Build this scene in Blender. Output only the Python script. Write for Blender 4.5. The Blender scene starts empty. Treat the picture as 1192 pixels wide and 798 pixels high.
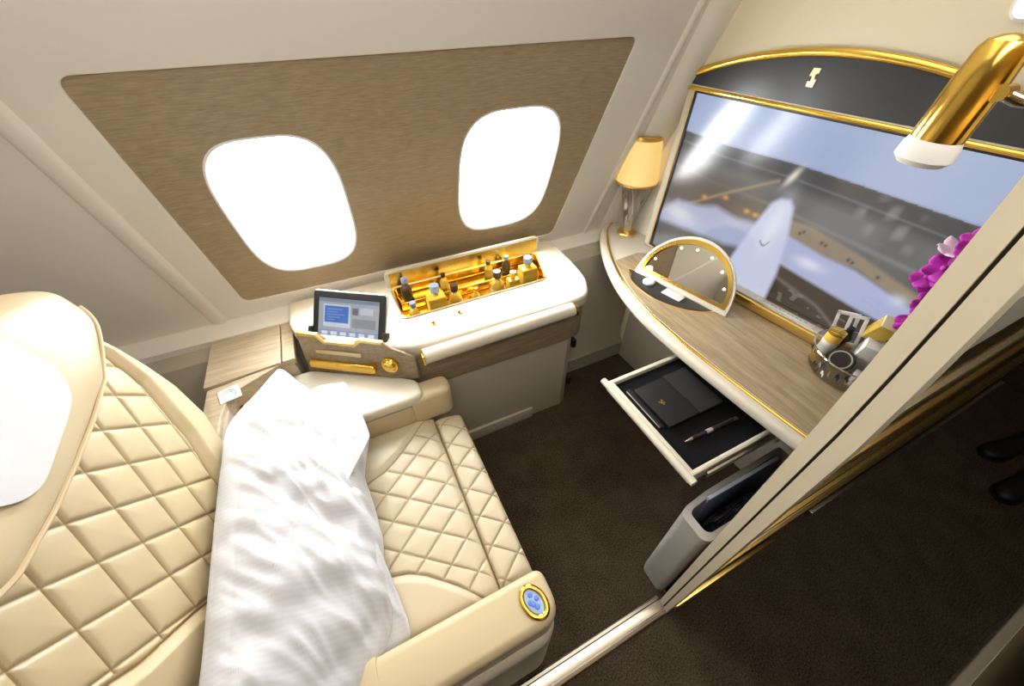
import bpy, bmesh, math, random
import numpy as np
from mathutils import Vector, Matrix, noise
random.seed(4)
PI = math.pi
SC = bpy.context.scene
COL = SC.collection

# ------------------------------------------------------------------ materials
def mat(name, col, rough=.5, metal=0., spec=.5, coat=0., bump=0., bscale=200., var=0., vscale=8.,
        stretch=(1, 1, 1), emit=None, estr=0., sheen=0., sss=0., trans=0., alpha=1., coat_rough=.05):
    m = bpy.data.materials.new(name); m.use_nodes = True
    nt = m.node_tree; b = nt.nodes['Principled BSDF']
    b.inputs['Base Color'].default_value = (*col, 1)
    b.inputs['Roughness'].default_value = rough
    b.inputs['Metallic'].default_value = metal
    b.inputs['Specular IOR Level'].default_value = spec
    b.inputs['Coat Weight'].default_value = coat
    b.inputs['Coat Roughness'].default_value = coat_rough
    b.inputs['Sheen Weight'].default_value = sheen
    b.inputs['Transmission Weight'].default_value = trans
    b.inputs['Alpha'].default_value = alpha
    if emit:
        b.inputs['Emission Color'].default_value = (*emit, 1)
        b.inputs['Emission Strength'].default_value = estr
    tc = nt.nodes.new('ShaderNodeTexCoord')
    mp = nt.nodes.new('ShaderNodeMapping'); mp.inputs['Scale'].default_value = stretch
    nt.links.new(tc.outputs['Object'], mp.inputs['Vector'])
    if var > 0:
        n = nt.nodes.new('ShaderNodeTexNoise'); n.inputs['Scale'].default_value = vscale
        n.inputs['Detail'].default_value = 5
        nt.links.new(mp.outputs[0], n.inputs['Vector'])
        r = nt.nodes.new('ShaderNodeValToRGB')
        r.color_ramp.elements[0].position = .3; r.color_ramp.elements[1].position = .7
        r.color_ramp.elements[0].color = (*[c * (1 - var) for c in col], 1)
        r.color_ramp.elements[1].color = (*[min(1, c * (1 + var)) for c in col], 1)
        nt.links.new(n.outputs['Fac'], r.inputs['Fac'])
        nt.links.new(r.outputs['Color'], b.inputs['Base Color'])
    if bump > 0:
        n2 = nt.nodes.new('ShaderNodeTexNoise'); n2.inputs['Scale'].default_value = bscale
        n2.inputs['Detail'].default_value = 3
        nt.links.new(mp.outputs[0], n2.inputs['Vector'])
        bp = nt.nodes.new('ShaderNodeBump'); bp.inputs['Strength'].default_value = bump
        bp.inputs['Distance'].default_value = .004
        nt.links.new(n2.outputs['Fac'], bp.inputs['Height'])
        nt.links.new(bp.outputs['Normal'], b.inputs['Normal'])
    return m

def wood(name, dark, light, stretch, rough=.45, scale=1.):
    m = mat(name, light, rough, coat=.15, coat_rough=.25)
    nt = m.node_tree; b = nt.nodes['Principled BSDF']
    tc = nt.nodes.new('ShaderNodeTexCoord')
    mp = nt.nodes.new('ShaderNodeMapping'); mp.inputs['Scale'].default_value = stretch
    nt.links.new(tc.outputs['Object'], mp.inputs['Vector'])
    a = nt.nodes.new('ShaderNodeTexNoise'); a.inputs['Scale'].default_value = scale
    a.inputs['Detail'].default_value = 6; a.inputs['Roughness'].default_value = .65
    nt.links.new(mp.outputs[0], a.inputs['Vector'])
    r = nt.nodes.new('ShaderNodeValToRGB')
    e = r.color_ramp.elements
    e[0].position = .32; e[0].color = (*dark, 1); e[1].position = .68; e[1].color = (*light, 1)
    k = e.new(.5); k.color = (*[(p + q) / 2 for p, q in zip(dark, light)], 1)
    nt.links.new(a.outputs['Fac'], r.inputs['Fac'])
    nt.links.new(r.outputs['Color'], b.inputs['Base Color'])
    return m

M = {}
M['lining'] = mat('cream_lining', (.85, .80, .71), .5, bump=.03, bscale=900)
M['shell'] = mat('cream_shell', (.78, .69, .50), .4, bump=.02, bscale=900)
M['cream'] = mat('cream_gloss', (.70, .635, .51), .28, coat=.3)
M['dado'] = mat('dado_beige', (.42, .37, .29), .55)
M['panelbeige'] = mat('panel_beige', (.50, .44, .34), .5)
M['veneer'] = wood('wall_veneer', (.245, .175, .095), (.405, .31, .185), (22, 330, 330), .5, 1.)
M['deskwood'] = wood('desk_veneer', (.30, .215, .115), (.50, .385, .23), (70, 6, 70), .32, 1.)
M['ledgewood'] = wood('ledge_veneer', (.42, .33, .21), (.62, .52, .37), (6, 80, 80), .4, 1.)
M['bodywood'] = wood('console_veneer', (.22, .16, .09), (.38, .30, .19), (6, 90, 90), .42, 1.)
M['leather'] = mat('cream_leather', (.59, .48, .29), .42, bump=.06, bscale=700, sheen=.05)
M['leather2'] = mat('pale_leather', (.78, .665, .46), .42, bump=.06, bscale=700)
M['stitch'] = mat('stitching', (.60, .47, .28), .6)
M['linen'] = mat('white_linen', (.66, .66, .68), .8, bump=.12, bscale=400)
M['gold'] = mat('polished_gold', (.93, .62, .13), .16, 1.)
M['goldsatin'] = mat('satin_gold', (.90, .63, .20), .3, 1.)
M['palegold'] = mat('pale_gold', (.85, .72, .45), .3, 1.)
M['chrome'] = mat('chrome', (.75, .74, .72), .1, 1.)
M['alu'] = mat('aluminium', (.62, .57, .50), .28, 1.)
M['brownmetal'] = mat('bronze_metal', (.28, .19, .08), .3, 1.)
M['black'] = mat('black_plastic', (.012, .012, .013), .35)
M['blackfoam'] = mat('black_foam', (.007, .007, .008), .9, spec=.1)
M['blackpanel'] = mat('charcoal_panel', (.030, .032, .036), .3, coat=.3, coat_rough=.2)
M['blackleather'] = mat('black_leather', (.010, .010, .011), .5, spec=.3, bump=.1, bscale=900)
M['shadowgap'] = mat('dark_gap', (.02, .016, .012), .7)
M['mirror'] = mat('mirror_glass', (.86, .84, .80), .015, 1.)
M['white'] = mat('white_plastic', (.82, .82, .80), .35)
M['paper'] = mat('white_paper', (.80, .78, .74), .7)
M['greyplastic'] = mat('grey_plastic', (.47, .44, .40), .45)
M['blue'] = mat('blue_button', (.10, .20, .62), .3, emit=(.12, .25, .8), estr=.25)
M['capblue'] = mat('silver_blue_cap', (.36, .47, .68), .3, .4)
M['amber'] = mat('amber_bottle', (.80, .48, .05), .12, coat=.4)
M['labelyellow'] = mat('yellow_label', (.85, .55, .07), .5)
M['labelpale'] = mat('pale_label', (.86, .78, .52), .5)
M['darkcap'] = mat('dark_cap', (.05, .03, .012), .3)
M['petal'] = mat('magenta_petal', (.52, .015, .44), .5, var=.2, vscale=40, sheen=.2)
M['petalpale'] = mat('pale_petal', (.85, .62, .80), .5)
M['stem'] = mat('green_stem', (.10, .18, .04), .5)
M['bluemag'] = mat('blue_grey_cover', (.20, .24, .36), .3)
M['shade'] = mat('lamp_shade_fabric', (.86, .68, .32), .6, emit=(1., .68, .22), estr=.5)
M['bulb'] = mat('led_glow', (1, .9, .7), .4, emit=(1., .82, .5), estr=4.)
M['frost'] = mat('frosted_diffuser', (.88, .85, .80), .35, emit=(1., .93, .82), estr=.05)
M['spot'] = mat('spot_glow', (1, .98, .94), .4, emit=(1., .97, .9), estr=2.)

def glass(name, col=(1, 1, 1), gl=.12, rough=.03):
    m = bpy.data.materials.new(name); m.use_nodes = True
    nt = m.node_tree; nt.nodes.clear()
    o = nt.nodes.new('ShaderNodeOutputMaterial'); mx = nt.nodes.new('ShaderNodeMixShader')
    t = nt.nodes.new('ShaderNodeBsdfTransparent'); t.inputs['Color'].default_value = (*col, 1)
    g = nt.nodes.new('ShaderNodeBsdfGlossy'); g.inputs['Roughness'].default_value = rough
    mx.inputs[0].default_value = gl
    nt.links.new(t.outputs[0], mx.inputs[1]); nt.links.new(g.outputs[0], mx.inputs[2])
    nt.links.new(mx.outputs[0], o.inputs['Surface'])
    return m
M['glass'] = glass('window_glass', (1, 1, 1), .04)
M['clear'] = glass('clear_plastic', (.93, .93, .90), .22, .08)
M['crystal'] = glass('crystal_glass', (.86, .85, .83), .5, .08)

def carpet():
    m = mat('brown_carpet', (.05, .036, .024), .95, spec=.1)
    nt = m.node_tree; b = nt.nodes['Principled BSDF']
    tc = nt.nodes.new('ShaderNodeTexCoord')
    n = nt.nodes.new('ShaderNodeTexNoise'); n.inputs['Scale'].default_value = 170; n.inputs['Detail'].default_value = 4
    n2 = nt.nodes.new('ShaderNodeTexNoise'); n2.inputs['Scale'].default_value = 9; n2.inputs['Detail'].default_value = 2
    nt.links.new(tc.outputs['Object'], n.inputs['Vector']); nt.links.new(tc.outputs['Object'], n2.inputs['Vector'])
    ad = nt.nodes.new('ShaderNodeMath'); ad.operation = 'MULTIPLY_ADD'
    ad.inputs[1].default_value = .25
    nt.links.new(n2.outputs['Fac'], ad.inputs[0]); nt.links.new(n.outputs['Fac'], ad.inputs[2])
    r = nt.nodes.new('ShaderNodeValToRGB'); e = r.color_ramp.elements
    e[0].position = .45; e[0].color = (.030, .020, .012, 1); e[1].position = .82; e[1].color = (.105, .078, .050, 1)
    nt.links.new(ad.outputs[0], r.inputs['Fac']); nt.links.new(r.outputs['Color'], b.inputs['Base Color'])
    bp = nt.nodes.new('ShaderNodeBump'); bp.inputs['Strength'].default_value = .9; bp.inputs['Distance'].default_value = .006
    nt.links.new(n.outputs['Fac'], bp.inputs['Height']); nt.links.new(bp.outputs['Normal'], b.inputs['Normal'])
    return m
M['carpet'] = carpet()

def screenmat(name, strength, rough=.08):
    m = mat(name, (.01, .01, .012), rough, spec=.6)
    nt = m.node_tree; b = nt.nodes['Principled BSDF']
    a = nt.nodes.new('ShaderNodeVertexColor'); a.layer_name = 'picture'
    nt.links.new(a.outputs['Color'], b.inputs['Emission Color'])
    b.inputs['Emission Strength'].default_value = strength
    return m

def linenstripe():
    m = mat('striped_linen', (.88, .88, .90), .8, sheen=.2)
    nt = m.node_tree; b = nt.nodes['Principled BSDF']
    tc = nt.nodes.new('ShaderNodeTexCoord')
    w = nt.nodes.new('ShaderNodeTexWave'); w.bands_direction = 'Y'; w.inputs['Scale'].default_value = 28
    w.inputs['Distortion'].default_value = .6
    nt.links.new(tc.outputs['Object'], w.inputs['Vector'])
    r = nt.nodes.new('ShaderNodeValToRGB')
    r.color_ramp.elements[0].color = (.61, .61, .635, 1); r.color_ramp.elements[1].color = (.645, .645, .665, 1)
    nt.links.new(w.outputs['Fac'], r.inputs['Fac']); nt.links.new(r.outputs['Color'], b.inputs['Base Color'])
    return m
M['pillow'] = linenstripe()
def quilted(name, col, thread):
    m = mat(name, col, .42, bump=.06, bscale=700)
    nt = m.node_tree; b = nt.nodes['Principled BSDF']
    a = nt.nodes.new('ShaderNodeVertexColor'); a.layer_name = 'picture'
    mx = nt.nodes.new('ShaderNodeMix'); mx.data_type = 'RGBA'
    mx.inputs['A'].default_value = (*col, 1); mx.inputs['B'].default_value = (*thread, 1)
    nt.links.new(a.outputs['Color'], mx.inputs['Factor']); nt.links.new(mx.outputs['Result'], b.inputs['Base Color'])
    return m
M['quilted'] = quilted('quilted_leather', (.585, .475, .285), (.33, .24, .115))
M['quilted2'] = quilted('pale_quilted_leather', (.58, .495, .335), (.35, .27, .155))

# ------------------------------------------------------------------ builders
def wloc(o):
    v = Vector((0, 0, 0))
    while o is not None:
        v = v + o.location; o = o.parent
    return v

def link(name, me, material, parent=None, origin=None, smooth=35):
    """world-space mesh -> object whose origin is its parent's origin (or its own base centre)"""
    if material is not None: me.materials.append(material)
    o = bpy.data.objects.new(name, me); COL.objects.link(o)
    n = len(me.vertices)
    co = np.empty(n * 3, np.float32); me.vertices.foreach_get('co', co); co = co.reshape(-1, 3)
    if parent is not None:
        o.parent = parent; off = np.array(wloc(parent))
    else:
        lo, hi = co.min(0), co.max(0)
        off = np.array(origin) if origin is not None else np.array(((lo[0] + hi[0]) / 2, (lo[1] + hi[1]) / 2, lo[2]))
        o.location = Vector(off)
    co = co - off.astype(np.float32)
    me.vertices.foreach_set('co', co.ravel())
    if smooth:
        me.shade_smooth(); me.set_sharp_from_angle(angle=math.radians(smooth))
    me.update()
    return o

def mk(name, verts, faces, material, parent=None, origin=None, smooth=35):
    me = bpy.data.meshes.new(name)
    me.from_pydata([tuple(map(float, v)) for v in verts], [], faces); me.validate()
    bm = bmesh.new(); bm.from_mesh(me); bmesh.ops.recalc_face_normals(bm, faces=bm.faces); bm.to_mesh(me); bm.free()
    return link(name, me, material, parent, origin, smooth)

def frombm(name, bm, material, parent=None, origin=None, smooth=35):
    me = bpy.data.meshes.new(name)
    bmesh.ops.recalc_face_normals(bm, faces=bm.faces)
    bm.to_mesh(me); bm.free()
    return link(name, me, material, parent, origin, smooth)

def bm_box(bm, lo, hi, bev=0., seg=3, R=None, piv=None):
    r = bmesh.ops.create_cube(bm, size=1)
    vs = r['verts']
    lo, hi = Vector(lo), Vector(hi)
    for v in vs:
        v.co = Vector([(lo[i] + hi[i]) / 2 + v.co[i] * (hi[i] - lo[i]) for i in range(3)])
    if bev > 0:
        ed = list({e for v in vs for e in v.link_edges})
        g = bmesh.ops.bevel(bm, geom=ed, offset=bev, segments=seg, affect='EDGES', profile=.5)
        vs = list({v for f in g['faces'] for v in f.verts} | {v for v in vs if v.is_valid})
    if R is not None:
        pv = Vector(piv)
        for v in vs: v.co = pv + R @ (v.co - pv)
    return vs

def box(name, lo, hi, material, parent=None, bev=.003, seg=3, R=None, piv=None, origin=None):
    bm = bmesh.new()
    if R is not None and piv is None: piv = (Vector(lo) + Vector(hi)) / 2
    bm_box(bm, lo, hi, bev, seg, R, piv)
    return frombm(name, bm, material, parent, origin)

def prism(name, pts, z0, z1, material, parent=None, bev=0., seg=4, origin=None, f=None, smooth=35):
    """polygon pts (2D) extruded between z0 and z1; f maps (a,b,c)->world"""
    bm = bmesh.new()
    bot = [bm.verts.new((p[0], p[1], z0)) for p in pts]
    top = [bm.verts.new((p[0], p[1], z1)) for p in pts]
    n = len(pts)
    bm.faces.new(bot[::-1]); tf = bm.faces.new(top)
    for i in range(n): bm.faces.new((bot[i], bot[(i + 1) % n], top[(i + 1) % n], top[i]))
    bmesh.ops.recalc_face_normals(bm, faces=bm.faces)
    if bev > 0:
        ed = [e for e in bm.edges if len({round(v.co.z, 5) for v in e.verts}) == 1]
        bmesh.ops.bevel(bm, geom=ed, offset=bev, segments=seg, affect='EDGES', profile=.5)
    if f:
        for v in bm.verts: v.co = Vector(f(*v.co))
    return frombm(name, bm, material, parent, origin, smooth)

def plate(name, loops, thick, material, f, parent=None, bev=0., origin=None):
    """flat plate with holes: loops in 2D (outer first), thickness along +c from 0, mapped by f(a,b,c)"""
    cu = bpy.data.curves.new('tmp_curve', 'CURVE'); cu.dimensions = '2D'; cu.fill_mode = 'BOTH'
    cu.extrude = max(thick / 2 - bev, 1e-4); cu.bevel_depth = bev; cu.bevel_resolution = 3; cu.offset = -bev
    for L in loops:
        s = cu.splines.new('POLY'); s.points.add(len(L) - 1); s.use_cyclic_u = True
        for p, q in zip(s.points, L): p.co = (q[0], q[1], 0, 1)
    ob = bpy.data.objects.new('tmp_curve', cu); COL.objects.link(ob)
    dg = bpy.context.evaluated_depsgraph_get()
    me = bpy.data.meshes.new_from_object(ob.evaluated_get(dg))
    bpy.data.objects.remove(ob); bpy.data.curves.remove(cu)
    me.name = name
    bm = bmesh.new(); bm.from_mesh(me)
    bmesh.ops.remove_doubles(bm, verts=bm.verts, dist=1e-6)
    for v in bm.verts: v.co = Vector(f(v.co.x, v.co.y, v.co.z + thick / 2))
    me.materials.clear()
    bmesh.ops.recalc_face_normals(bm, faces=bm.faces)
    bm.to_mesh(me); bm.free()
    return link(name, me, material, parent, origin, 35)

def rrect(x0, y0, x1, y1, r, n=8):
    out = []
    for cx, cy, a0 in ((x1 - r, y1 - r, 0), (x0 + r, y1 - r, 90), (x0 + r, y0 + r, 180), (x1 - r, y0 + r, 270)):
        for k in range(n + 1):
            a = math.radians(a0 + 90 * k / n); out.append((cx + r * math.cos(a), cy + r * math.sin(a)))
    return out

def roundpoly(pts, r, n=6):
    """round every corner of a 2D polygon"""
    out = []; N = len(pts)
    for i in range(N):
        p = Vector(pts[i]); a = Vector(pts[i - 1]); b = Vector(pts[(i + 1) % N])
        rr = r[i] if isinstance(r, (list, tuple)) else r
        d1 = (a - p); d2 = (b - p)
        l = min(rr, d1.length * .49, d2.length * .49)
        A = p + d1.normalized() * l; B = p + d2.normalized() * l
        for k in range(n + 1):
            t = k / n; q = A * (1 - t) ** 2 + p * 2 * t * (1 - t) + B * t * t
            out.append((q.x, q.y))
    return out

def catmull(pts, n, closed=True):
    P_ = [np.array(p, float) for p in pts]; N = len(P_); out = []
    segs = N if closed else N - 1
    for i in range(segs):
        g = lambda k: P_[k % N] if closed else P_[min(max(k, 0), N - 1)]
        p0, p1, p2, p3 = g(i - 1), g(i), g(i + 1), g(i + 2)
        for k in range(n):
            t = k / n
            out.append(.5 * ((2 * p1) + (-p0 + p2) * t + (2 * p0 - 5 * p1 + 4 * p2 - p3) * t * t + (-p0 + 3 * p1 - 3 * p2 + p3) * t ** 3))
    if not closed: out.append(P_[-1])
    return out

def tube_geo(path, r, closed=False, ns=12, caps=True):
    P_ = [Vector(p) for p in path]; N = len(P_); verts = []; faces = []
    prev = None
    for i in range(N):
        if closed: t = (P_[(i + 1) % N] - P_[i - 1]).normalized()
        else: t = (P_[min(i + 1, N - 1)] - P_[max(i - 1, 0)]).normalized()
        if prev is None:
            u = t.orthogonal().normalized()
        else:
            u = (prev - t * prev.dot(t)); u = u.normalized() if u.length > 1e-6 else t.orthogonal().normalized()
        prev = u; w = t.cross(u)
        rr = r[i] if isinstance(r, (list, tuple)) else r
        for k in range(ns):
            a = 2 * PI * k / ns; verts.append(P_[i] + (u * math.cos(a) + w * math.sin(a)) * rr)
    for i in range(N if closed else N - 1):
        j = (i + 1) % N
        for k in range(ns):
            faces.append((i * ns + k, i * ns + (k + 1) % ns, j * ns + (k + 1) % ns, j * ns + k))
    if not closed and caps:
        faces.append(tuple(range(ns))[::-1]); faces.append(tuple((N - 1) * ns + k for k in range(ns)))
    return verts, faces

def tube(name, path, r, material, parent=None, closed=False, ns=12, origin=None):
    v, f = tube_geo(path, r, closed, ns)
    return mk(name, v, f, material, parent, origin, 40)

def lathe_geo(prof, base=(0, 0, 0), axis=(0, 0, 1), ns=32):
    ax = Vector(axis).normalized(); u = ax.orthogonal().normalized(); w = ax.cross(u); b = Vector(base)
    verts = []; faces = []
    for r, h in prof:
        for k in range(ns):
            a = 2 * PI * k / ns; verts.append(b + ax * h + (u * math.cos(a) + w * math.sin(a)) * r)
    n = len(prof)
    for i in range(n - 1):
        for k in range(ns):
            faces.append((i * ns + k, i * ns + (k + 1) % ns, (i + 1) * ns + (k + 1) % ns, (i + 1) * ns + k))
    if prof[0][0] > 1e-4: faces.append(tuple(range(ns))[::-1])
    if prof[-1][0] > 1e-4: faces.append(tuple((n - 1) * ns + k for k in range(ns)))
    return verts, faces

def lathe(name, prof, base, material, parent=None, axis=(0, 0, 1), ns=32, origin=None, smooth=35, ring=False):
    prof = [(max(r, 2e-4), h) for r, h in prof]
    v, f = lathe_geo(prof, base, axis, ns)
    if ring: f = f[:-2]
    return mk(name, v, f, material, parent, origin, smooth)

def grid_obj(name, P, material, parent=None, closed_u=False, origin=None, smooth=60, vc=None, caps=False):
    """P: (nu,nv,3) numpy array"""
    nu, nv, _ = P.shape
    iu = np.arange(nu if closed_u else nu - 1)[:, None]; iv = np.arange(nv - 1)[None, :]
    a = iu * nv + iv; b = ((iu + 1) % nu) * nv + iv
    F = np.stack([a, b, b + 1, a + 1], -1).reshape(-1, 4)
    me = bpy.data.meshes.new(name)
    V = P.reshape(-1, 3)
    me.vertices.add(len(V)); me.vertices.foreach_set('co', V.astype(np.float32).ravel())
    me.loops.add(F.size); me.loops.foreach_set('vertex_index', F.astype(np.int32).ravel())
    me.polygons.add(len(F)); me.polygons.foreach_set('loop_start', np.arange(0, F.size, 4, dtype=np.int32))
    me.update(calc_edges=True); me.validate()
    if vc is not None:
        ca = me.color_attributes.new('picture', 'FLOAT_COLOR', 'POINT')
        c = np.ones((len(V), 4), np.float32); c[:, :3] = vc.reshape(-1, 3); ca.data.foreach_set('color', c.ravel())
    bm = bmesh.new(); bm.from_mesh(me)
    bmesh.ops.remove_doubles(bm, verts=bm.verts, dist=1e-6)
    if caps: bmesh.ops.holes_fill(bm, edges=[e for e in bm.edges if e.is_boundary])
    bmesh.ops.recalc_face_normals(bm, faces=bm.faces); bm.to_mesh(me); bm.free()
    return link(name, me, material, parent, origin, smooth)

def thing(name, label, cat, loc, group=None):
    o = bpy.data.objects.new(name, None); o.empty_display_size = .05; COL.objects.link(o)
    o.location = Vector(loc); return tag(o, label, cat, group)

def tag(o, label, cat, group=None, kind=None):
    o['label'] = label; o['category'] = cat
    if group: o['group'] = group
    if kind: o['kind'] = kind
    return o

def struct(o, label=None):
    o['kind'] = 'structure'
    if label: o['label'] = label
    return o

# ------------------------------------------------------------------ camera
h_cam = 1.70
yaw, pitch, roll = math.radians(64.8868), math.radians(42.8960), math.radians(-.7254)
fw = Vector((math.cos(yaw) * math.cos(pitch), math.sin(yaw) * math.cos(pitch), -math.sin(pitch)))
rt = Vector((math.sin(yaw), -math.cos(yaw), 0)); up = rt.cross(fw)
r2 = rt * math.cos(roll) + up * math.sin(roll); u2 = -rt * math.sin(roll) + up * math.cos(roll)
cam = bpy.data.cameras.new('camera'); cam.sensor_width = 36; cam.lens = 430.125 / 1192 * 36; cam.clip_start = .02
co = bpy.data.objects.new('camera', cam); COL.objects.link(co)
mw = Matrix.Identity(4)
for i in range(3): mw[i][0] = r2[i]; mw[i][1] = u2[i]; mw[i][2] = -fw[i]
mw[2][3] = h_cam
co.matrix_world = mw
SC.camera = co

# ------------------------------------------------------------------ wall frame helpers
K = .39                                             # inward lean of the cabin side wall
def wall_f(a, b, c):                                # a along the cabin, b height, c depth outboard of the face
    n = Vector((0, 1, K)).normalized()
    return Vector((a, 1.6 - K * (b - .78), b)) + n * c
ty, tt = math.tan(math.radians(6)), math.tan(math.radians(2.5))
ya, ti = math.radians(6), math.radians(2.5)
TN = Vector((-math.cos(ya) * math.cos(ti), -math.sin(ya) * math.cos(ti), math.sin(ti)))
def tv_f(y, z, d):                                  # front bulkhead plane; d is proud of the plane towards the seat
    return Vector((1.44 - ty * (y - .82) + tt / math.cos(ya) * (z - .8), y, z)) + TN * d

# ------------------------------------------------------------------ setting
def floor():
    P = np.zeros((2, 2, 3)); 
    for i, x in enumerate((-1.9, 4.2)):
        for j, y in enumerate((-.62, 1.9)): P[i, j] = (x, y, 0)
    o = mk('floor', [(-1.9, -.62, -.03), (4.2, -.62, -.03), (4.2, 1.9, -.03), (-1.9, 1.9, -.03),
                     (-1.9, -.62, 0), (4.2, -.62, 0), (4.2, 1.9, 0), (-1.9, 1.9, 0)],
           [(0, 3, 2, 1), (4, 5, 6, 7), (0, 1, 5, 4), (1, 2, 6, 5), (2, 3, 7, 6), (3, 0, 4, 7)], M['carpet'], smooth=0, origin=(0, 0, 0))
    struct(o, 'dark brown carpet of the suite and the aisle')
floor()

WIN = [(-.335, .03), (.462, .885)]
def win_loop(x0, x1, g=0., z0=.895, z1=1.415, n=48):
    out = []; cx, cz = (x0 + x1) / 2, (z0 + z1) / 2; hx, hz = (x1 - x0) / 2 + g, (z1 - z0) / 2 + g
    for k in range(n):
        a = 2 * PI * k / n; e = 2 / 3.4
        c, s = math.cos(a), math.sin(a)
        out.append((cx + hx * math.copysign(abs(c) ** e, c), cz + hz * math.copysign(abs(s) ** e, s)))
    return out

panel = roundpoly([(-.472, .79), (1.004, .762), (1.088, 1.604), (-.468, 1.588)], .035)
panel_in = roundpoly([(-.484, .778), (1.018, .750), (1.104, 1.616), (-.482, 1.600)], .04)
wl = plate('wall_left', [[(-1.9, .55), (4.2, .55), (4.2, 2.36), (-1.9, 2.36)], panel], .03, M['lining'], wall_f, bev=.003)
struct(wl, 'cream cabin side lining sloping inwards above the consoles')
# ribs of the lining: moulded steps between panels
def rib(pts, w, hgt, name='seam_rib'):
    (x0, z0), (x1, z1) = pts
    prof = [(-w, .002), (-w * .7, -hgt * .75), (-w * .3, -hgt), (w * .3, -hgt), (w * .7, -hgt * .75), (w, .002)]
    P = np.zeros((2, len(prof), 3))
    for j, (dx, c) in enumerate(prof):
        P[0, j] = wall_f(x0 + dx, z0, c); P[1, j] = wall_f(x1 + dx, z1, c)
    grid_obj(name, P, M['lining'], wl)
rib([(-.600, .66), (-.610, 2.3)], .030, .012)
rib([(1.235, .70), (1.345, 2.3)], .016, .010)
# deep moulded pillar before the front bulkhead
prof = [(-.075, .002), (-.055, -.025), (-.01, -.042), (.05, -.042), (.12, -.03), (.2, .002)]
P = np.zeros((2, len(prof), 3))
for j, (dx, c) in enumerate(prof):
    P[0, j] = wall_f(1.405 + dx, .60, c); P[1, j] = wall_f(1.415 + dx, 2.3, c)
grid_obj('moulded_pillar', P, M['lining'], wl)

tp = plate('trim_1', [panel_in] + [win_loop(a, b, .004) for a, b in WIN], .012, M['veneer'],
           lambda a, b, c: wall_f(a, b, c + .006))
struct(tp, 'wood veneer panel around the two cabin windows')

for wi, (a, b) in enumerate(WIN):
    e = bpy.data.objects.new('window_%d' % (wi + 1), None); COL.objects.link(e)
    e.location = wall_f((a + b) / 2, .9, 0); struct(e, ['bright cabin window behind the tablet', 'bright cabin window behind the open bottle tray'][wi])
    # reveal: lofted loops going outboard
    steps = [(.008, .0065), (.005, .0045), (.001, .0055), (-.003, .012), (-.008, .025), (-.014, .05)]
    loops = [win_loop(a, b, g) for g, c in steps]
    P = np.zeros((48, len(steps), 3))
    for j, (g, c) in enumerate(steps):
        for i, (x, z) in enumerate(loops[j]): P[i, j] = wall_f(x, z, c)
    grid_obj('reveal', P, M['white'], e, closed_u=True)
    plate('pane', [win_loop(a, b, -.010)], .003, M['glass'], lambda x, z, c: wall_f(x, z, .048 + c), e)
    cx = (a + b) / 2 - .035
    V = []; F = []
    for k in range(3):
        x0 = cx - .02 + k * .014
        for dx, dz in ((0, 0), (.010, 0), (.010, .009), (0, .009)): V.append(wall_f(x0 + dx, .930 + dz, .0475))
        F.append(tuple(range(4 * k, 4 * k + 4)))
    mk('pane_marking', V, F, M['greyplastic'], e, smooth=0)

# sidewall dado below the lining, and the rail along its top
dado = [(1.26, 0), (1.26, .10), (1.285, .13), (1.40, .50), (1.47, .645), (1.53, .665), (1.80, .665), (1.80, 0)]
def along_x(name, prof, x0, x1, material, parent=None, bev=0.):
    return prism(name, prof, x0, x1, material, parent, bev, f=lambda a, b, c: (c, a, b))
d = along_x('trim_2', dado, -1.9, 4.2, M['dado']); struct(d, 'beige lower side wall behind the consoles')
along_x('top_rail', [(1.535, .655), (1.535, .690), (1.55, .702), (1.66, .712), (1.66, .655)], -1.9, 4.2, M['lining'], d)

# front bulkhead
fb = [(1.305, .79), (1.312, 1.25), (1.306, 1.42), (1.285, 1.52), (1.25, 1.615), (1.19, 1.71), (1.08, 1.86), (.98, 2.0),
      (.95, 2.25), (.07, 2.25), (.07, 0), (1.305, 0)]
wf = prism('wall_front', fb, -.04, 0, M['shell'], f=tv_f, bev=.006)
struct(wf, 'cream front bulkhead of the suite')
prism('return_panel', [(1.27, 0), (1.27, 2.25), (1.02, 2.25), (1.02, 2.30), (1.36, 2.30), (1.85, .9), (1.85, 0)], -.085, -.06, M['lining'], wf, f=tv_f)

# side partition of the suite beside the aisle: a wall with an end cap
def part_y(z): # inner face, leaning in towards the top
    return .092 + .018 * min(z, 1.1) + (max(z - 1.1, 0) ** 1.35) * .055
def part_yo(z):
    return .051 + (max(z - 1.15, 0) ** 1.25) * .06
zs = [0, .2, .4, .6, .8, 1.0, 1.15, 1.3, 1.4, 1.5, 1.6, 1.75, 1.9, 2.1, 2.25]
def strip(fy0, fy1, x0, x1, name, material, parent=None, k=0.):
    V = []; F = []
    for z in zs:
        V += [(x0, fy0(z), z), (x1, fy0(z) + k, z), (x1, fy1(z) + k, z), (x0, fy1(z), z)]
    n = len(zs)
    for i in range(n - 1):
        for j in range(4):
            F.append((i * 4 + j, i * 4 + (j + 1) % 4, (i + 1) * 4 + (j + 1) % 4, (i + 1) * 4 + j))
    F.append((3, 2, 1, 0)); F.append(tuple((n - 1) * 4 + j for j in range(4)))
    return mk(name, V, F, material, parent, smooth=30)
wr = strip(lambda z: part_yo(z) + .018, part_y, .668, 3.2, 'wall_right', M['brownmetal'])
struct(wr, 'privacy partition between the suite and the aisle')
gy = lambda z: part_yo(z) * .45 + part_y(z) * .55
strip(gy, part_y, .650, .700, 'inner_end_cap', M['shell'], wr)
strip(lambda z: gy(z) - .006, lambda z: gy(z) + .002, .656, .70, 'shadow_groove', M['shadowgap'], wr)
strip(part_yo, lambda z: gy(z) - .005, .650, .700, 'outer_end_cap', M['shell'], wr)
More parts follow.
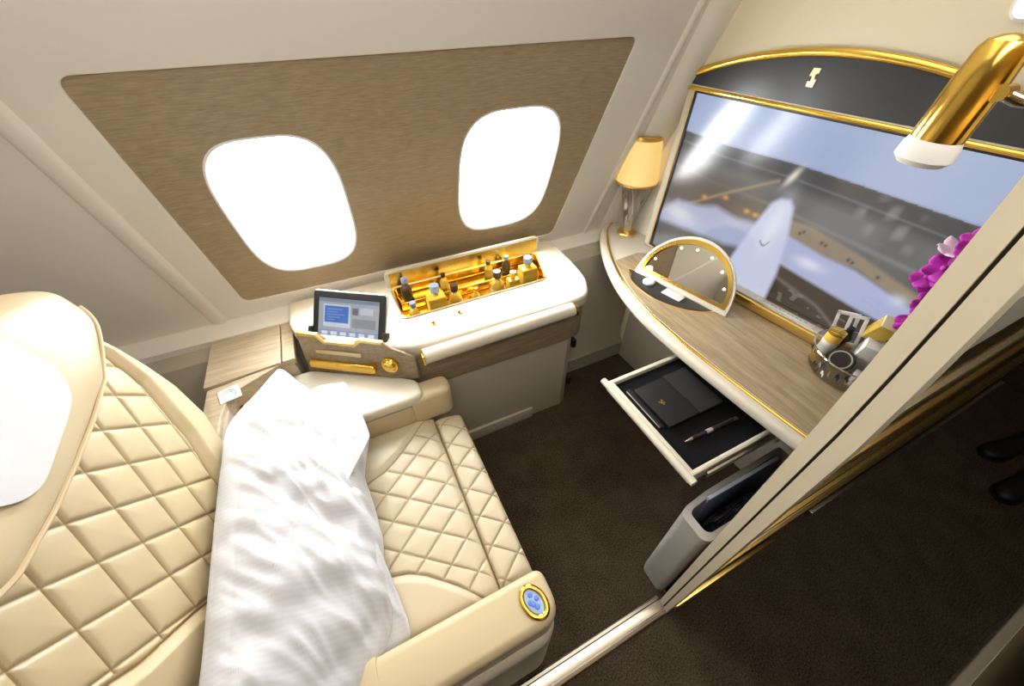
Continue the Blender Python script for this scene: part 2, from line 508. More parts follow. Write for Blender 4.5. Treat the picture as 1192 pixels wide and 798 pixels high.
strip(lambda z: part_yo(z) + .012, lambda z: part_yo(z) + .020, .700, 3.2, 'door_panel', M['brownmetal'], wr, .012)
for z0, z1, mt, dy in ((.30, .33, 'goldsatin', .004), (.45, .47, 'palegold', .006), (.62, .66, 'goldsatin', .003), (.80, .83, 'brownmetal', .004),
                       (.98, 1.02, 'goldsatin', .004), (1.16, 1.19, 'palegold', .005), (1.30, 1.42, 'dado', .007)):
    zz = (z0 + z1) / 2; y = part_yo(zz)
    V = [(.70, y + dy, z0), (3.2, y + dy + .012, z0), (3.2, y + dy + .012, z1), (.70, y + dy, z1),
         (.70, y + .014, z0), (3.2, y + .026, z0), (3.2, y + .026, z1), (.70, y + .014, z1)]
    mk('horizontal_moulding', V, [(0, 1, 2, 3), (7, 6, 5, 4), (0, 4, 5, 1), (1, 5, 6, 2), (2, 6, 7, 3), (3, 7, 4, 0)], M[mt], wr, smooth=0)
box('gold_kick_rail', (.69, .046, .0), (1.23, .062, .03), M['goldsatin'], wr, .002)
box('silver_kick_rail', (1.47, .048, .0), (3.2, .066, .035), M['alu'], wr, .002)

# sliding door track on the floor
st = along_x('trim_3', [(.051, 0), (.051, .008), (.056, .011), (.108, .011), (.112, .008), (.112, 0)], -1.9, .655, M['alu'])
struct(st, 'metal sliding door track in the doorway floor')
along_x('groove', [(.096, .0112), (.096, .0125), (.0995, .0125), (.0995, .0112)], -1.9, .655, M['shadowgap'], st)
along_x('raised_lip', [(.058, .0105), (.060, .0145), (.066, .0145), (.068, .0105)], -1.9, .655, M['chrome'], st)

# the far side of the aisle, the ceiling and the rear closure
aw = box('wall_aisle', (-1.9, -.66, 0), (4.2, -.535, 2.35), M['brownmetal'], bev=0); struct(aw, 'suite wall across the aisle')
ak = box('trim_4', (-1.9, -.535, 0), (4.2, -.505, .035), M['panelbeige'], bev=.006); struct(ak, 'pale metal plinth across the aisle')
ce = box('ceiling', (-1.9, -.66, 2.35), (4.2, 1.9, 2.40), M['lining'], bev=0); struct(ce)
wb = box('wall_back', (-1.95, -.66, 0), (-1.9, 1.9, 2.35), M['lining'], bev=0); struct(wb)
we = box('wall_far', (4.2, -.66, 0), (4.25, 1.9, 2.35), M['dado'], bev=0); struct(we)

# ------------------------------------------------------------------ seat
seat = thing('suite_seat', 'quilted cream leather aircraft seat with wide armrests', 'seat', (-.15, .62, 0))
A15 = math.radians(15)
BN = np.array([math.cos(A15), 0, math.sin(A15)]); BS = np.array([-math.sin(A15), 0, math.cos(A15)]); BP = np.array([-.45, 0., .5])
def backW(s):
    return np.interp(s, [-.12, .1, .2, .26, .32, .42, .50, .58, .66, .72, .78, .80, .84, .87, .89, .90], [.30, .31, .33, .365, .43, .475, .485, .485, .470, .44, .40, .375, .31, .23, .15, .06])
def quiltG(s):
    return np.interp(s, [-.2, .1, .2, .25, .27, .36, .414, .5, .65, 1.], [.02, .06, .115, .155, .17, .255, .29, .355, .40, .43])
def quilt(a, b, gx, gy, puffy, groove, w):
    """puffed diamonds between sewn lines; a, b integer on the lines, gx/gy = cell pitch. returns height, thread mask"""
    G = math.hypot(1 / gx, 1 / gy)
    d = np.minimum(np.abs(np.sin(PI * a)), np.abs(np.sin(PI * b))) / (PI * G)
    dm = np.minimum(gx, gy) * .35
    return puffy * np.clip(1 - (1 - np.clip(d / dm, 0, 1)) ** 2, 0, 1) - groove * np.exp(-(d / w) ** 2), np.exp(-(d / (w * .55)) ** 4)
def sstep(x): x = np.clip(x, 0, 1); return x * x * (3 - 2 * x)
YC = .63
def back_front(u, s):
    a = np.sin(PI / 2 * u); y = YC + a * backW(s)
    T = .085 * np.clip((.91 - s) / .10, .05, 1) ** .5
    h = T * ((1 - np.abs(a) ** 5) ** .5 - 1)
    g = quiltG(s); d = g - np.abs(y - YC)
    qa = (y - .742) / .108 + (s - .338) / .141; qb = (y - .742) / .108 - (s - .338) / .141
    qh, thr = quilt(qa, qb, .108, .141, .0045, .0042, .0040); ins = sstep(d / .012); q = qh * ins
    bol = np.where(d < 0, .020 * sstep(-d / .03) * np.clip((1 - np.abs(a)) / .15, 0, 1), 0) - .006 * np.exp(-(d / .0045) ** 2)
    seam = np.maximum(thr * ins, np.exp(-(d / .003) ** 4))
    return y, h + q + bol - .012, seam
nu, ns_ = 560, 520
U, S = np.meshgrid(np.linspace(-1, 1, nu), np.linspace(-.10, .90, ns_), indexing='ij')
y, h, seam = back_front(U, S)
F_ = BP + S[..., None] * BS + h[..., None] * BN; F_[..., 1] = y
# rear skin
a = np.sin(PI / 2 * U); hb = -.085 * np.clip((.91 - S) / .10, .05, 1) ** .5 - .012 - .06 * (1 - np.abs(a) ** 5) ** .5
B_ = BP + S[..., None] * BS + hb[..., None] * BN; B_[..., 1] = y
full = np.concatenate([F_, B_[::-1][1:-1]], 0)
sv = np.concatenate([seam, np.zeros_like(seam)[1:-1]], 0)
grid_obj('backrest', full, M['quilted'], seat, closed_u=True, caps=True, vc=np.repeat(sv[..., None], 3, 2))

def lo_s(y): return np.interp(np.abs(y - YC), [0, .1, .2, .25, .30, .36, .41], [.597, .600, .612, .633, .655, .69, .745])
def hi_s(y): return .665 + .225 * np.clip(1 - ((y - YC) / .43) ** 2, 0, 1) ** .5
def head_h(y, s):
    lo = lo_s(y)
    b = np.clip((s - lo) / (hi_s(y) - lo), 0, 1); a = np.clip((y - YC) / .405, -1, 1)
    return .085 * np.clip(1 - np.abs(2 * b - 1) ** 5, 0, 1) ** .5 * np.clip(1 - np.abs(a) ** 4, 0, 1) ** .5 + .03 * a * a * np.clip(1 - np.abs(2 * b - 1) ** 4, 0, 1) * np.clip((1 - np.abs(a)) / .2, 0, 1), lo
nu, nv = 140, 110
P = np.zeros((nu, nv, 3)); PB = np.zeros((nu, nv, 3))
for i in range(nu):
    aa = math.sin(PI / 2 * (-1 + 2 * i / (nu - 1))); yy = YC + .405 * aa
    lo = float(lo_s(np.array([yy]))[0])
    bb = .5 - .5 * np.cos(PI * np.linspace(0, 1, nv)); ss = lo + bb * (hi_s(np.array([yy]))[0] - lo)
    hh, _ = head_h(np.full(nv, yy), ss)
    hh = hh + .003 * np.array([noise.noise(Vector((yy * 9, s_ * 5, 3))) for s_ in ss])
    P[i] = BP + ss[:, None] * BS + (hh[:, None] - .004) * BN; P[i, :, 1] = yy
    PB[i] = BP + ss[:, None] * BS - .06 * BN; PB[i, :, 1] = yy
hd = grid_obj('headrest', np.concatenate([P, PB[::-1]], 0), M['leather'], seat, closed_u=True, caps=True)
# stitched welt along the lower edge of the headrest
for off, r, mt in ((.004, .007, 'leather'), (.022, .0045, 'stitch')):
    pth = []
    for k in range(61):
        yy = YC - .37 + .74 * k / 60; s_ = float(lo_s(np.array([yy]))[0]) + off
        hh, _ = head_h(np.array([yy]), np.array([s_])); hh = max(float(hh[0]), .008) if off > .01 else .006
        q = BP + s_ * BS + hh * BN; pth.append((q[0], yy, q[2]))
    tube('welt', pth, r, M[mt], hd, ns=8)

# antimacassar
nu, nv = 60, 70
P = np.zeros((nu, nv, 3)); PB = np.zeros((nu, nv, 3))
CY, CW = .635, .135
for i in range(nu):
    t = -1 + 2 * i / (nu - 1); yy = CY + CW * t
    lo = .668 + .045 * abs(t) ** 5 + .012 * t
    ss = np.linspace(lo, .885, nv)
    hh, _ = head_h(np.full(nv, yy), ss)
    wv = np.array([.0035 * noise.noise(Vector((yy * 14, s_ * 4, 8))) for s_ in ss])
    P[i] = BP + ss[:, None] * BS + (hh + .006 + wv)[:, None] * BN; P[i, :, 1] = yy
    PB[i] = BP + ss[:, None] * BS + (hh + .003 + wv)[:, None] * BN; PB[i, :, 1] = yy
    wid = np.interp(ss, [.65, .70, .78, 1.03], [1.0, 1.0, 1.02, 1.1])
    P[i, :, 1] = CY + CW * t * wid; PB[i, :, 1] = P[i, :, 1]
o = grid_obj('headrest_cover', np.concatenate([P, PB[::-1]], 0), M['linen'], None, closed_u=True, caps=True)
tag(o, 'white cloth cover draped over the headrest of the cream seat', 'headrest cover')

# cushions
def cushion(name, x0, x1, y0, y1, z, thick, sewn, material, round_front=.0):
    nu, nv = 360, 420
    uu = np.sin(PI / 2 * np.linspace(-1, 1, nu)); vv = np.sin(PI / 2 * np.linspace(-1, 1, nv))
    A_, B2 = np.meshgrid(uu, vv, indexing='ij')
    x = (x0 + x1) / 2 + A_ * (x1 - x0) / 2; yy = (y0 + y1) / 2 + B2 * (y1 - y0) / 2
    e = (1 - np.abs(A_) ** 12) ** .5 * (1 - np.abs(B2) ** 14) ** .5
    hz = z - .045 * (1 - e)
    if sewn:
        qa = (x + .083) / .13 + (yy - .653) / .10; qb = (x + .083) / .13 - (yy - .653) / .10
        g = np.interp(x, [-.6, -.21, -.14, -.09, -.02, .05, .09, .30], [.10, .155, .175, .205, .265, .34, .40, .40]) if round_front == 0 else np.full_like(x, 1.)
        dd = g - np.abs(yy - .612)
        qh, thr = quilt(qa, qb, .13, .10, .0042, .0040, .0036); ins = sstep(dd / .010)
        seam = np.maximum(thr * ins, np.exp(-(dd / .003) ** 4)) * e
        hz = hz + qh * ins * e - .005 * np.exp(-(dd / .0045) ** 2) + np.where(dd < 0, .010 * sstep(-dd / .03), 0)
    if round_front: hz = hz - round_front * np.clip((x - x0) / (x1 - x0), 0, 1) ** 3
    top = np.stack([x, yy, hz], -1); bot = np.stack([x, yy, np.full_like(x, z - thick)], -1)
    # outer skirt closed with the underside
    full = np.concatenate([top, bot[::-1]], 0)
    sv = np.concatenate([seam, np.zeros_like(seam)], 0)
    return grid_obj(name, full, material, seat, closed_u=True, caps=True, vc=np.repeat(sv[..., None], 3, 2))
cushion('seat_cushion', -.47, .088, .268, .965, .474, .13, True, M['quilted2'])
cushion('front_cushion', .088, .200, .275, .95, .462, .40, True, M['quilted2'], .02)

def arm(y0, y1, x0, x1, z0, z1, name, rb=.02):
    pts = roundpoly([(x0, y0), (x1, y0), (x1, y1), (x0, y1)], [.006, .07, .03, .006])
    return prism(name, pts, z0, z1, M['leather'], seat, rb, 5)
na = arm(.137, .260, -.262, .196, .46, .598, 'armrest', .022)
sec = roundpoly([(.124, .46), (.124, .6005), (.264, .6005), (.264, .46)], [.004, .026, .022, .004], 6)
prism('rear_armrest_pad', sec, -.80, -.236, M['leather'], seat, .0025, 2, f=lambda a, b, c: (c, a, b))
prism('side_shell', roundpoly([(-.80, .118), (.15, .118), (.19, .15), (.19, .262), (-.80, .262)], .03), .06, .50, M['panelbeige'], seat, .02)
fa = prism('armrest_end', roundpoly([(.02, .955), (.185, .955), (.185, 1.05), (.02, 1.05)], [.01, .04, .04, .01]), .44, .585, M['leather'], seat, .018, 5)
# long pale pad of the window-side armrest, widening towards the back
prism('window_armrest_pad', roundpoly([(-.56, .955), (.03, .955), (.075, .965), (.075, 1.045), (.02, 1.085), (-.30, 1.285), (-.56, 1.285)], [.01, .02, .02, .03, .02, .02, .01]), .555, .605, M['cream'], seat, .016, 5)
prism('window_armrest_base', roundpoly([(-.56, .962), (.03, .962), (.03, 1.045), (-.30, 1.27), (-.56, 1.27)], .01), .06, .546, M['leather'], seat, .008)
box('seat_base', (-.45, .30, 0), (.14, .93, .34), M['panelbeige'], seat, .02)
# control pad
cx_, cy_ = .142, .193
ring = [(cx_ + .026 * math.cos(t) - .006 * math.sin(t), cy_ + .036 * math.sin(t), .601) for t in np.linspace(0, 2 * PI, 40, endpoint=False)]
rg = tube('control_ring', ring, .0075, M['gold'], na, closed=True)
prism('control_plate', [(cx_ + .022 * math.cos(t) - .005 * math.sin(t), cy_ + .032 * math.sin(t)) for t in np.linspace(0, 2 * PI, 32, endpoint=False)], .598, .603, M['capblue'], na, .001)
for bx, by in ((-.003, .017), (.009, .004), (-.009, .001), (.003, -.013), (-.004, -.004)):
    lathe('control_button', [(.0065, 0), (.0065, .003), (.004, .005), (0, .0052)], (cx_ + bx, cy_ + by, .602), M['blue'], na, ns=16)

# ------------------------------------------------------------------ pillows
def pillow(name, outline, n, T, label, seed, under=.5, tear=.02, wr=1.):
    pts = [np.array(p) for p in catmull(outline, 16)]
    c = np.mean(pts, 0); n = np.array(n, float); n /= np.linalg.norm(n)
    N = len(pts); R_ = 70
    top = np.zeros((N, R_, 3)); bot = np.zeros((N, R_, 3))
    for i, o in enumerate(pts):
        for j in range(R_):
            r = 1 - (1 - j / (R_ - 1)) ** 1.6 if False else j / (R_ - 1)
            r = math.sin(r * PI / 2)
            p = c + (o - c) * r
            hgt = T * (1 - r ** 3.2) ** .75
            q = Vector(p)
            w1 = noise.noise(Vector((q.x * 5 + q.z * 3, q.y * 13 + q.z * 8, seed)))
            w2 = noise.noise(Vector((q.x * 16 - q.y * 6, q.y * 22 + q.x * 12, seed + 5)))
            crease = -abs(noise.noise(Vector((q.x * 6 + q.y * 2, q.y * 7 - q.z * 7, seed + 9))))
            crease2 = -abs(noise.noise(Vector((q.x * 14 + q.z * 9, q.y * 9 - q.z * 6, seed + 19))))
            crease3 = -abs(noise.noise(Vector((q.x * 30 + q.y * 14, q.y * 18 - q.z * 16, seed + 29))))
            ed = min(1, (1 - r) * 6)
            hh = hgt + wr * (.012 * w1 + .008 * w2 + .026 * (crease + .18) + .036 * (crease2 + .15) + .016 * (crease3 + .15)) * (ed * .8 + .2 * min(1, (1 - r) * 40))
            top[i, j] = p + n * max(hh, .004 * (1 - r))
            bot[i, j] = p - n * (hgt * under + .004 * (1 - r))
    full = np.concatenate([top, bot[:, ::-1][:, 1:]], 1)
    o = grid_obj(name, full, M['pillow'], None, closed_u=True)
    return tag(o, label, 'pillow', None)
o1 = [(-.383, 1.235, .693), (-.400, 1.195, .712), (-.434, 1.09, .745), (-.484, .93, .795), (-.490, .79, .80), (-.491, .64, .80), (-.489, .48, .80),
      (-.488, .36, .798), (-.488, .25, .796), (-.475, .175, .785), (-.391, .15, .70), (-.309, .19, .615), (-.244, .25, .555),
      (-.204, .32, .52), (-.195, .43, .51), (-.186, .58, .505), (-.195, .73, .51), (-.226, .94, .545), (-.283, 1.09, .60), (-.352, 1.195, .668)]
pillow('pillow', o1, (.72, 0, .694), .085, 'large crumpled white pillow leaning against the quilted backrest', 2.3)
o2 = [(-.30, 1.10, .665), (-.200, 1.10, .660), (-.176, 1.085, .660), (-.152, .97, .650), (-.138, .85, .638), (-.150, .815, .62), (-.20, .72, .53), (-.205, .43, .50), (-.165, .30, .495), (-.215, .27, .50),
      (-.38, .24, .60), (-.44, .5, .66), (-.44, .9, .70)]
pillow('pillow', o2, (.6, 0, .8), .03, 'flat white pillow showing only its corners from under the large crumpled one', 7.7, .3, wr=.5)

# ------------------------------------------------------------------ side cabinet behind the armrest
sc = thing('side_cabinet', 'low wood-topped side cabinet beside the seat back under the window panel', 'cabinet', (-.47, 1.3, 0))
prism('cabinet_body', [(-.635, 1.0), (-.565, 1.0), (-.565, 1.29), (-.345, 1.29), (-.345, 1.40), (-.635, 1.40)], 0.02, .655, M['panelbeige'], sc, .004)
prism('front_top', roundpoly([(-.632, .99), (-.575, .99), (-.575, 1.10), (-.555, 1.20), (-.40, 1.28), (-.36, 1.295), (-.632, 1.255)], .008), .60, .676, M['ledgewood'], sc, .004)
prism('lid', roundpoly([(-.640, 1.262), (-.385, 1.285), (-.385, 1.60), (-.640, 1.60)], .006), .655, .684, M['ledgewood'], sc, .003)
prism('side_strip', roundpoly([(-.380, 1.287), (-.335, 1.29), (-.335, 1.60), (-.380, 1.60)], .004), .655, .682, M['ledgewood'], sc, .003)
sg = box('pictogram_sign', (-.588, 1.165, .676), (-.52, 1.235, .679), M['white'], sc, .001, R=Matrix.Rotation(math.radians(14), 3, 'Z'))
arc = [(-.554 + .022 * math.cos(t) , 1.194 + .026 * math.sin(t), .680) for t in np.linspace(-.1, PI + .1, 16)]
tube('sign_arc', arc, .0016, mat('sign_grey', (.42, .40, .46), .5), sg, ns=6)
tube('sign_arc', [((p[0] + .554) * .6 - .554, (p[1] - 1.194) * .6 + 1.194, p[2]) for p in arc], .0012, bpy.data.materials['sign_grey'], sg, ns=6)

# ------------------------------------------------------------------ minibar console
con = thing('minibar_console', 'cream and wood side console with open gold-lined bottle tray under the windows', 'console', (.3, 1.3, 0))
plan = [(-.33, 1.60), (-.33, 1.40), (-.285, 1.315), (.075, 1.068), (.80, 1.058), (.885, 1.075), (.95, 1.19), (.97, 1.34), (.985, 1.60)]
prr = [.02, .05, .04, .08, .1, .05, .05, .06, .02]
def inset(pl, d): # shrink towards the console's middle, keeping the wall side
    cx, cy = .33, 1.75
    return [(p[0] + (d if p[0] < cx else -d) * (1 if abs(p[0] - cx) > .5 else 0), p[1] + (d if p[1] < 1.55 else 0)) for p in pl]
hole = roundpoly([(.098, 1.262), (.772, 1.262), (.84, 1.50), (.105, 1.50)], .03)
plan_top = [(-.33, 1.60), (-.33, 1.41), (-.280, 1.322), (.082, 1.075)] + plan[4:]
plate('console_top', [roundpoly(plan_top, prr), hole], .062, M['cream'], lambda a, b, c: (a, b, .680 + c), con, bev=.016)
hole2 = roundpoly([(.088, 1.252), (.782, 1.252), (.85, 1.51), (.095, 1.51)], .03)
plate('wood_band', [roundpoly(inset(plan, .010), prr), hole2], .179, M['bodywood'], lambda a, b, c: (a, b, .505 + c), con, bev=.003)
prism('lower_panel', roundpoly([(-.30, 1.40), (-.25, 1.335), (.09, 1.085), (.80, 1.075), (.855, 1.12), (.87, 1.24), (.80, 1.25)][:4] + [(.805, 1.078), (.845, 1.10), (.86, 1.245), (-.30, 1.245)], .02), .0, .505, M['panelbeige'], con, .004)
prism('skirting', roundpoly([(.10, 1.068), (.62, 1.066), (.62, 1.10), (.10, 1.10)], .004), .0, .075, M['panelbeige'], con, .003)
for z in (.12, .40): box('hinge', (.852, 1.095, z), (.872, 1.13, z + .05), M['black'], con, .003)
# tray: open gold box
def tray_pts(z, g=0.): return [(.098 - g, 1.262 - g), (.772 + g, 1.262 - g), (.84 + g, 1.50 + g), (.105 - g, 1.50 + g)]
zt, zb = .7430, .660
V = [(x, y_, zt) for x, y_ in roundpoly(tray_pts(zt, -.005), .03)] + [(x, y_, zb) for x, y_ in roundpoly(tray_pts(zb, -.010), .03)]
V += [(x, y_, zb - .004) for x, y_ in roundpoly(tray_pts(zb, -.007), .03)] + [(x, y_, zt - .004) for x, y_ in roundpoly(tray_pts(zt, .001), .03)]
n = len(V) // 4
F = [(i, (i + 1) % n, n + (i + 1) % n, n + i) for i in range(n)] + [tuple(range(n, 2 * n))]
F += [(2 * n + i, 2 * n + (i + 1) % n, 3 * n + (i + 1) % n, 3 * n + i) for i in range(n)] + [tuple(range(2 * n, 3 * n))[::-1]]
F += [(i, (i + 1) % n, 3 * n + (i + 1) % n, 3 * n + i) for i in range(n)]
tr = mk('bottle_tray', V, F, M['gold'], con)
# raised step and rail inside
box('tray_step', (.118, 1.420, .662), (.80, 1.486, .705), M['gold'], tr, .004)
rim = [(x, y_, .7425) for x, y_ in roundpoly(tray_pts(0, .002), .03)]
tube('tray_rim', rim, .0045, M['palegold'], tr, closed=True, ns=8)
# open flap standing at the back
fl = prism('open_flap', roundpoly([(.085, .742), (.865, .742), (.875, .800), (.855, .818), (.105, .818), (.085, .800)], .012), 0, .014, M['cream'], con, .004,
           f=lambda a, b, c: (a, 1.506 + c + (b - .742) * .25, b))
prism('flap_lining', [(.100, .745), (.852, .745), (.858, .806), (.106, .806)], 0, .002, M['gold'], fl, f=lambda a, b, c: (a, 1.5035 + c + (b - .742) * .25, b))
# padded rail along the front edge
pad = []
for k in range(25):
    t = k / 24; pad.append((.118 + .662 * t, 1.040, .712))
rl = tube('padded_rail', pad, .031, M['cream'], con, ns=24)
for x in (.112, .786): lathe('rail_end_cap', [(.026, -.004), (.0335, -.003), (.0335, .004), (.026, .006)], (x, 1.040, .712), M['gold'], rl, axis=(1, 0, 0), ns=28)
# fittings on the angled face
dv = Vector((.36, -.247, 0)).normalized(); nv_ = Vector((-dv.y * -1, -dv.x, 0)); nv_ = Vector((dv.y, -dv.x, 0))
o0 = Vector((-.285, 1.315, 0))
SLN = (nv_ * .989 + Vector((0, 0, 1)) * .148).normalized()
def face_f(a, b, c): # a along the slanted face, b height, c proud of it
    k = min(1, max(0, (.465 - a) / .085))
    return o0 + dv * a + Vector((0, 0, b)) + nv_ * ((.028 - .15 * (b - .605)) * k - (1 - k) * .004) + SLN * c
prism('fitting_panel', [(-.012, .590), (.37, .590), (.41, .590), (.45, .590), (.45, .700), (.41, .728), (.37, .745), (.335, .770), (.245, .772), (.218, .748), (.100, .748), (.072, .775), (-.012, .775)], -.012, 0, M['bodywood'], con, .004, f=face_f)
def oblong(w0, w1, z0, z1, r): return rrect(w0, z0, w1, z1, r, 6)
prism('gold_latch_bar', oblong(.010, .290, .622, .660, .014), -.02, .016, M['gold'], con, .006, f=face_f)
prism('name_strip', oblong(.050, .240, .690, .708, .006), -.02, .004, M['palegold'], con, .002, f=face_f)
lathe('gold_dial', [(.034, -.01), (.034, .006), (.029, .010), (.026, .008), (.022, .016), (.012, .020), (0, .021)], face_f(.350, .668, 0), M['gold'], con, axis=SLN, ns=32)
for x, y_ in ((.203, 1.176), (.325, 1.197)):  # two small gold domes on the console top
    lathe('gold_dome', [(.014, 0), (.013, .004), (.008, .007), (0, .008)], (x, y_, .741), M['gold'], con, ns=20)
# tablet cradle
cr = prism('tablet_cradle', [(-.010, .764), (.068, .764), (.096, .737), (.222, .737), (.249, .761), (.333, .759), (.336, .772), (.245, .775), (.217, .751), (.101, .751), (.073, .778), (-.010, .778)], -.014, .004, M['goldsatin'], con, .002, f=face_f)
def tab_f(a, b, c):  # tablet plane, leaning back 38 degrees
    bk = -nv_; t = math.radians(38)
    a, b, c = a * 1.03, b * 1.03, c
    return Vector((-.258, 1.318, .716)) + dv * a + (Vector((0, 0, 1)) * math.cos(t) + bk * math.sin(t)) * b + (nv_ * math.cos(t) + Vector((0, 0, 1)) * math.sin(t)) * c
for a0 in (-.012, .288): prism('cradle_clip', oblong(a0, a0 + .018, -.005, .06, .004), -.016, .010, M['black'], con, .003, f=tab_f)
prism('cradle_foot', oblong(.075, .215, -.012, .014, .004), -.016, .006, M['black'], con, .003, f=tab_f)

# ------------------------------------------------------------------ tablet
tb = thing('tablet', 'black tablet with a lit blue menu screen in the console cradle', 'tablet', tab_f(.146, 0, 0))
prism('tablet_body', oblong(.002, .292, .0, .198, .012), -.010, .002, M['black'], tb, .003, f=tab_f)
prism('silver_edge', oblong(-.001, .295, -.003, .201, .014), -.012, -.003, M['chrome'], tb, .002, f=tab_f)
nu, nv = 150, 110
uu, vv = np.meshgrid(np.linspace(0, 1, nu), np.linspace(0, 1, nv), indexing='ij')
img = np.zeros((nu, nv, 3)); img[:] = (.36, .38, .42)
def sm(x, e=.012): return np.clip(x / e + .5, 0, 1)
def rect_m(u, v, u0, u1, v0, v1, e=.012): return sm(u - u0, e) * sm(u1 - u, e) * sm(v - v0, e) * sm(v1 - v, e)
def put(img, m, c): img[:] = img * (1 - m[..., None]) + np.array(c) * m[..., None]
put(img, rect_m(uu, vv, -.1, 1.1, .9, 1.1), (.20, .24, .32))
put(img, rect_m(uu, vv, .08, .53, .24, .84), (.55, .62, .72))
put(img, rect_m(uu, vv, .10, .50, .36, .80), (.055, .16, .50))
for k in range(5): put(img, rect_m(uu, vv, .14, .14 + [.26, .18, .30, .22, .12][k], .70 - .07 * k, .725 - .07 * k) * .6, (.30, .42, .75))
put(img, rect_m(uu, vv, .56, .66, .60, .78), (.14, .15, .17))
put(img, rect_m(uu, vv, .68, .90, .62, .80), (.50, .53, .58))
put(img, rect_m(uu, vv, .56, .95, .26, .50), (.24, .26, .30))
put(img, rect_m(uu, vv, -.1, 1.1, -.1, .16), (.22, .30, .52))
for k in range(6): put(img, rect_m(uu, vv, .06 + .155 * k, .16 + .155 * k, .03, .12), (.62, .68, .82))
P = np.zeros((nu, nv, 3))
for i in range(nu):
    for j in range(nv): P[i, j] = tab_f(.026 + .242 * uu[i, j], .030 + .142 * vv[i, j], .0026)
grid_obj('tablet_screen', P, screenmat('tablet_picture', .9), tb, vc=img)

# ------------------------------------------------------------------ miniature bottles in the tray
BG = 'miniature bottles in the console tray'
def bottle(kind, loc, label, z=.6605, s=1., body='amber', cap='capblue', lab='labelyellow'):
    t = thing('miniature_bottle', label, 'bottle', (loc[0], loc[1], z), BG)
    x, y_ = loc
    if kind == 'square':
        box('glass_body', (x - .033 * s, y_ - .026 * s, z), (x + .033 * s, y_ + .026 * s, z + .088 * s), M[body], t, .006)
        box('label_band', (x - .0335 * s, y_ - .0265 * s, z + .02 * s), (x + .0335 * s, y_ + .0265 * s, z + .066 * s), M[lab], t, .004)
        lathe('neck', [(.014 * s, .085 * s), (.012 * s, .096 * s), (.012 * s, .104 * s)], (x, y_, z), M[body], t)
    else:
        lathe('glass_body', [(.026 * s, 0), (.030 * s, .006 * s), (.030 * s, .062 * s), (.024 * s, .078 * s), (.012 * s, .092 * s), (.011 * s, .106 * s)], (x, y_, z), M[body], t)
        lathe('label_band', [(.0305 * s, .014 * s), (.0308 * s, .016 * s), (.0308 * s, .052 * s), (.0305 * s, .054 * s)], (x, y_, z), M[lab], t)
    h0 = .102 * s
    lathe('cap', [(.0165 * s, h0), (.0175 * s, h0 + .003), (.0175 * s, h0 + .026 * s), (.0155 * s, h0 + .029 * s), (0, h0 + .0295 * s)], (x, y_, z), M[cap], t, ns=24)
    return t
bottle('square', (.262, 1.335), 'square bottle with yellow label and blue cap, largest at the tray front', s=1.18)
bottle('round', (.158, 1.330), 'short pale-labelled bottle with pale blue cap at the tray end nearest the tablet', s=.78, lab='labelpale')
bottle('round', (.160, 1.453), 'dark bottle with grey-blue cap in the tray back corner nearest the tablet', .7055, .80, body='darkcap', lab='darkcap')
bottle('round', (.348, 1.335), 'round amber bottle with dark cap right beside the large square bottle', cap='darkcap', s=1.0, lab='labelpale')
bottle('round', (.555, 1.335), 'round amber bottle with dark cap in the right half of the tray', cap='darkcap', s=1.08, lab='labelpale')
bottle('square', (.640, 1.345), 'low square bottle with gold cap and plain yellow label', s=.84, cap='goldsatin')
bottle('square', (.728, 1.365), 'square bottle with yellow label and blue cap at the tray end nearest the desk', s=1.18)
bottle('round', (.445, 1.335), 'small amber bottle with gold cap between the two dark-capped round bottles', s=.66, cap='gold', lab='labelyellow')
bottle('round', (.335, 1.453), 'dark-capped amber bottle on the rear step behind the large square bottle', .7055, .62, cap='darkcap')
bottle('round', (.560, 1.453), 'dark-capped amber bottle on the middle of the rear step', .7055, .66, cap='darkcap')
bottle('round', (.655, 1.453), 'black bottle with grey-blue cap on the rear step near the desk end', .7055, .68, body='darkcap', lab='darkcap')

# ------------------------------------------------------------------ vanity desk
dk = thing('vanity_desk', 'curved wood and cream vanity desk with gold edge below the television', 'desk', (1.2, .8, 0))
curve = [(1.50, 1.655), (1.40, 1.625), (1.30, 1.560), (1.215, 1.455), (1.14, 1.335), (1.065, 1.18), (1.008, 1.02), (.975, .86), (.965, .72), (.964, .57), (.970, .40), (.980, .25), (.988, .15)]
cs = [tuple(p) for p in catmull(curve, 5, False)]
xr = lambda y_: 1.44 - ty * (y_ - .82) - .004
top = cs + [(1.30, .125), (xr(.15), .125), (xr(1.29), 1.29), (xr(1.29) + .12, 1.31), (1.52, 1.64)]
plate('desk_top', [top], .045, M['cream'], lambda a, b, c: (a, b, .716 + c), dk, bev=.016)
def offs(c, d):
    out = []
    for i, p in enumerate(c):
        a = Vector(c[max(i - 1, 0)]); b = Vector(c[min(i + 1, len(c) - 1)]); t = (b - a).normalized()
        out.append((p[0] - t.y * d, p[1] + t.x * d))
    return out
gi = offs(cs, .036)
gi2 = offs(cs, .050)
tube('gold_edge', [(p[0], p[1], .761) for p in gi], .0065, M['gold'], dk, ns=10)
# wood inlay: from the seam by the lamp to the partition
wi_ = [p for p in gi2 if p[1] < 1.245]
inl = wi_ + [(1.03, .13), (1.32, .13), (xr(.20) - .045, .20), (xr(.66) - .045, .66), (xr(1.0) - .07, 1.0), (xr(1.19) - .05, 1.19), (1.28, 1.235)]
rec = [(1.093, 1.05), (1.083, .985), (1.086, .91), (1.108, .845), (1.15, .778), (1.20, .738), (1.25, .718), (1.288, .712), (1.165, 1.108), (1.125, 1.095)]
rec = [tuple(p) for p in catmull(rec, 4)]
plate('wood_inlay', [inl, rec], .0035, M['deskwood'], lambda a, b, c: (a, b, .7600 + c), dk)
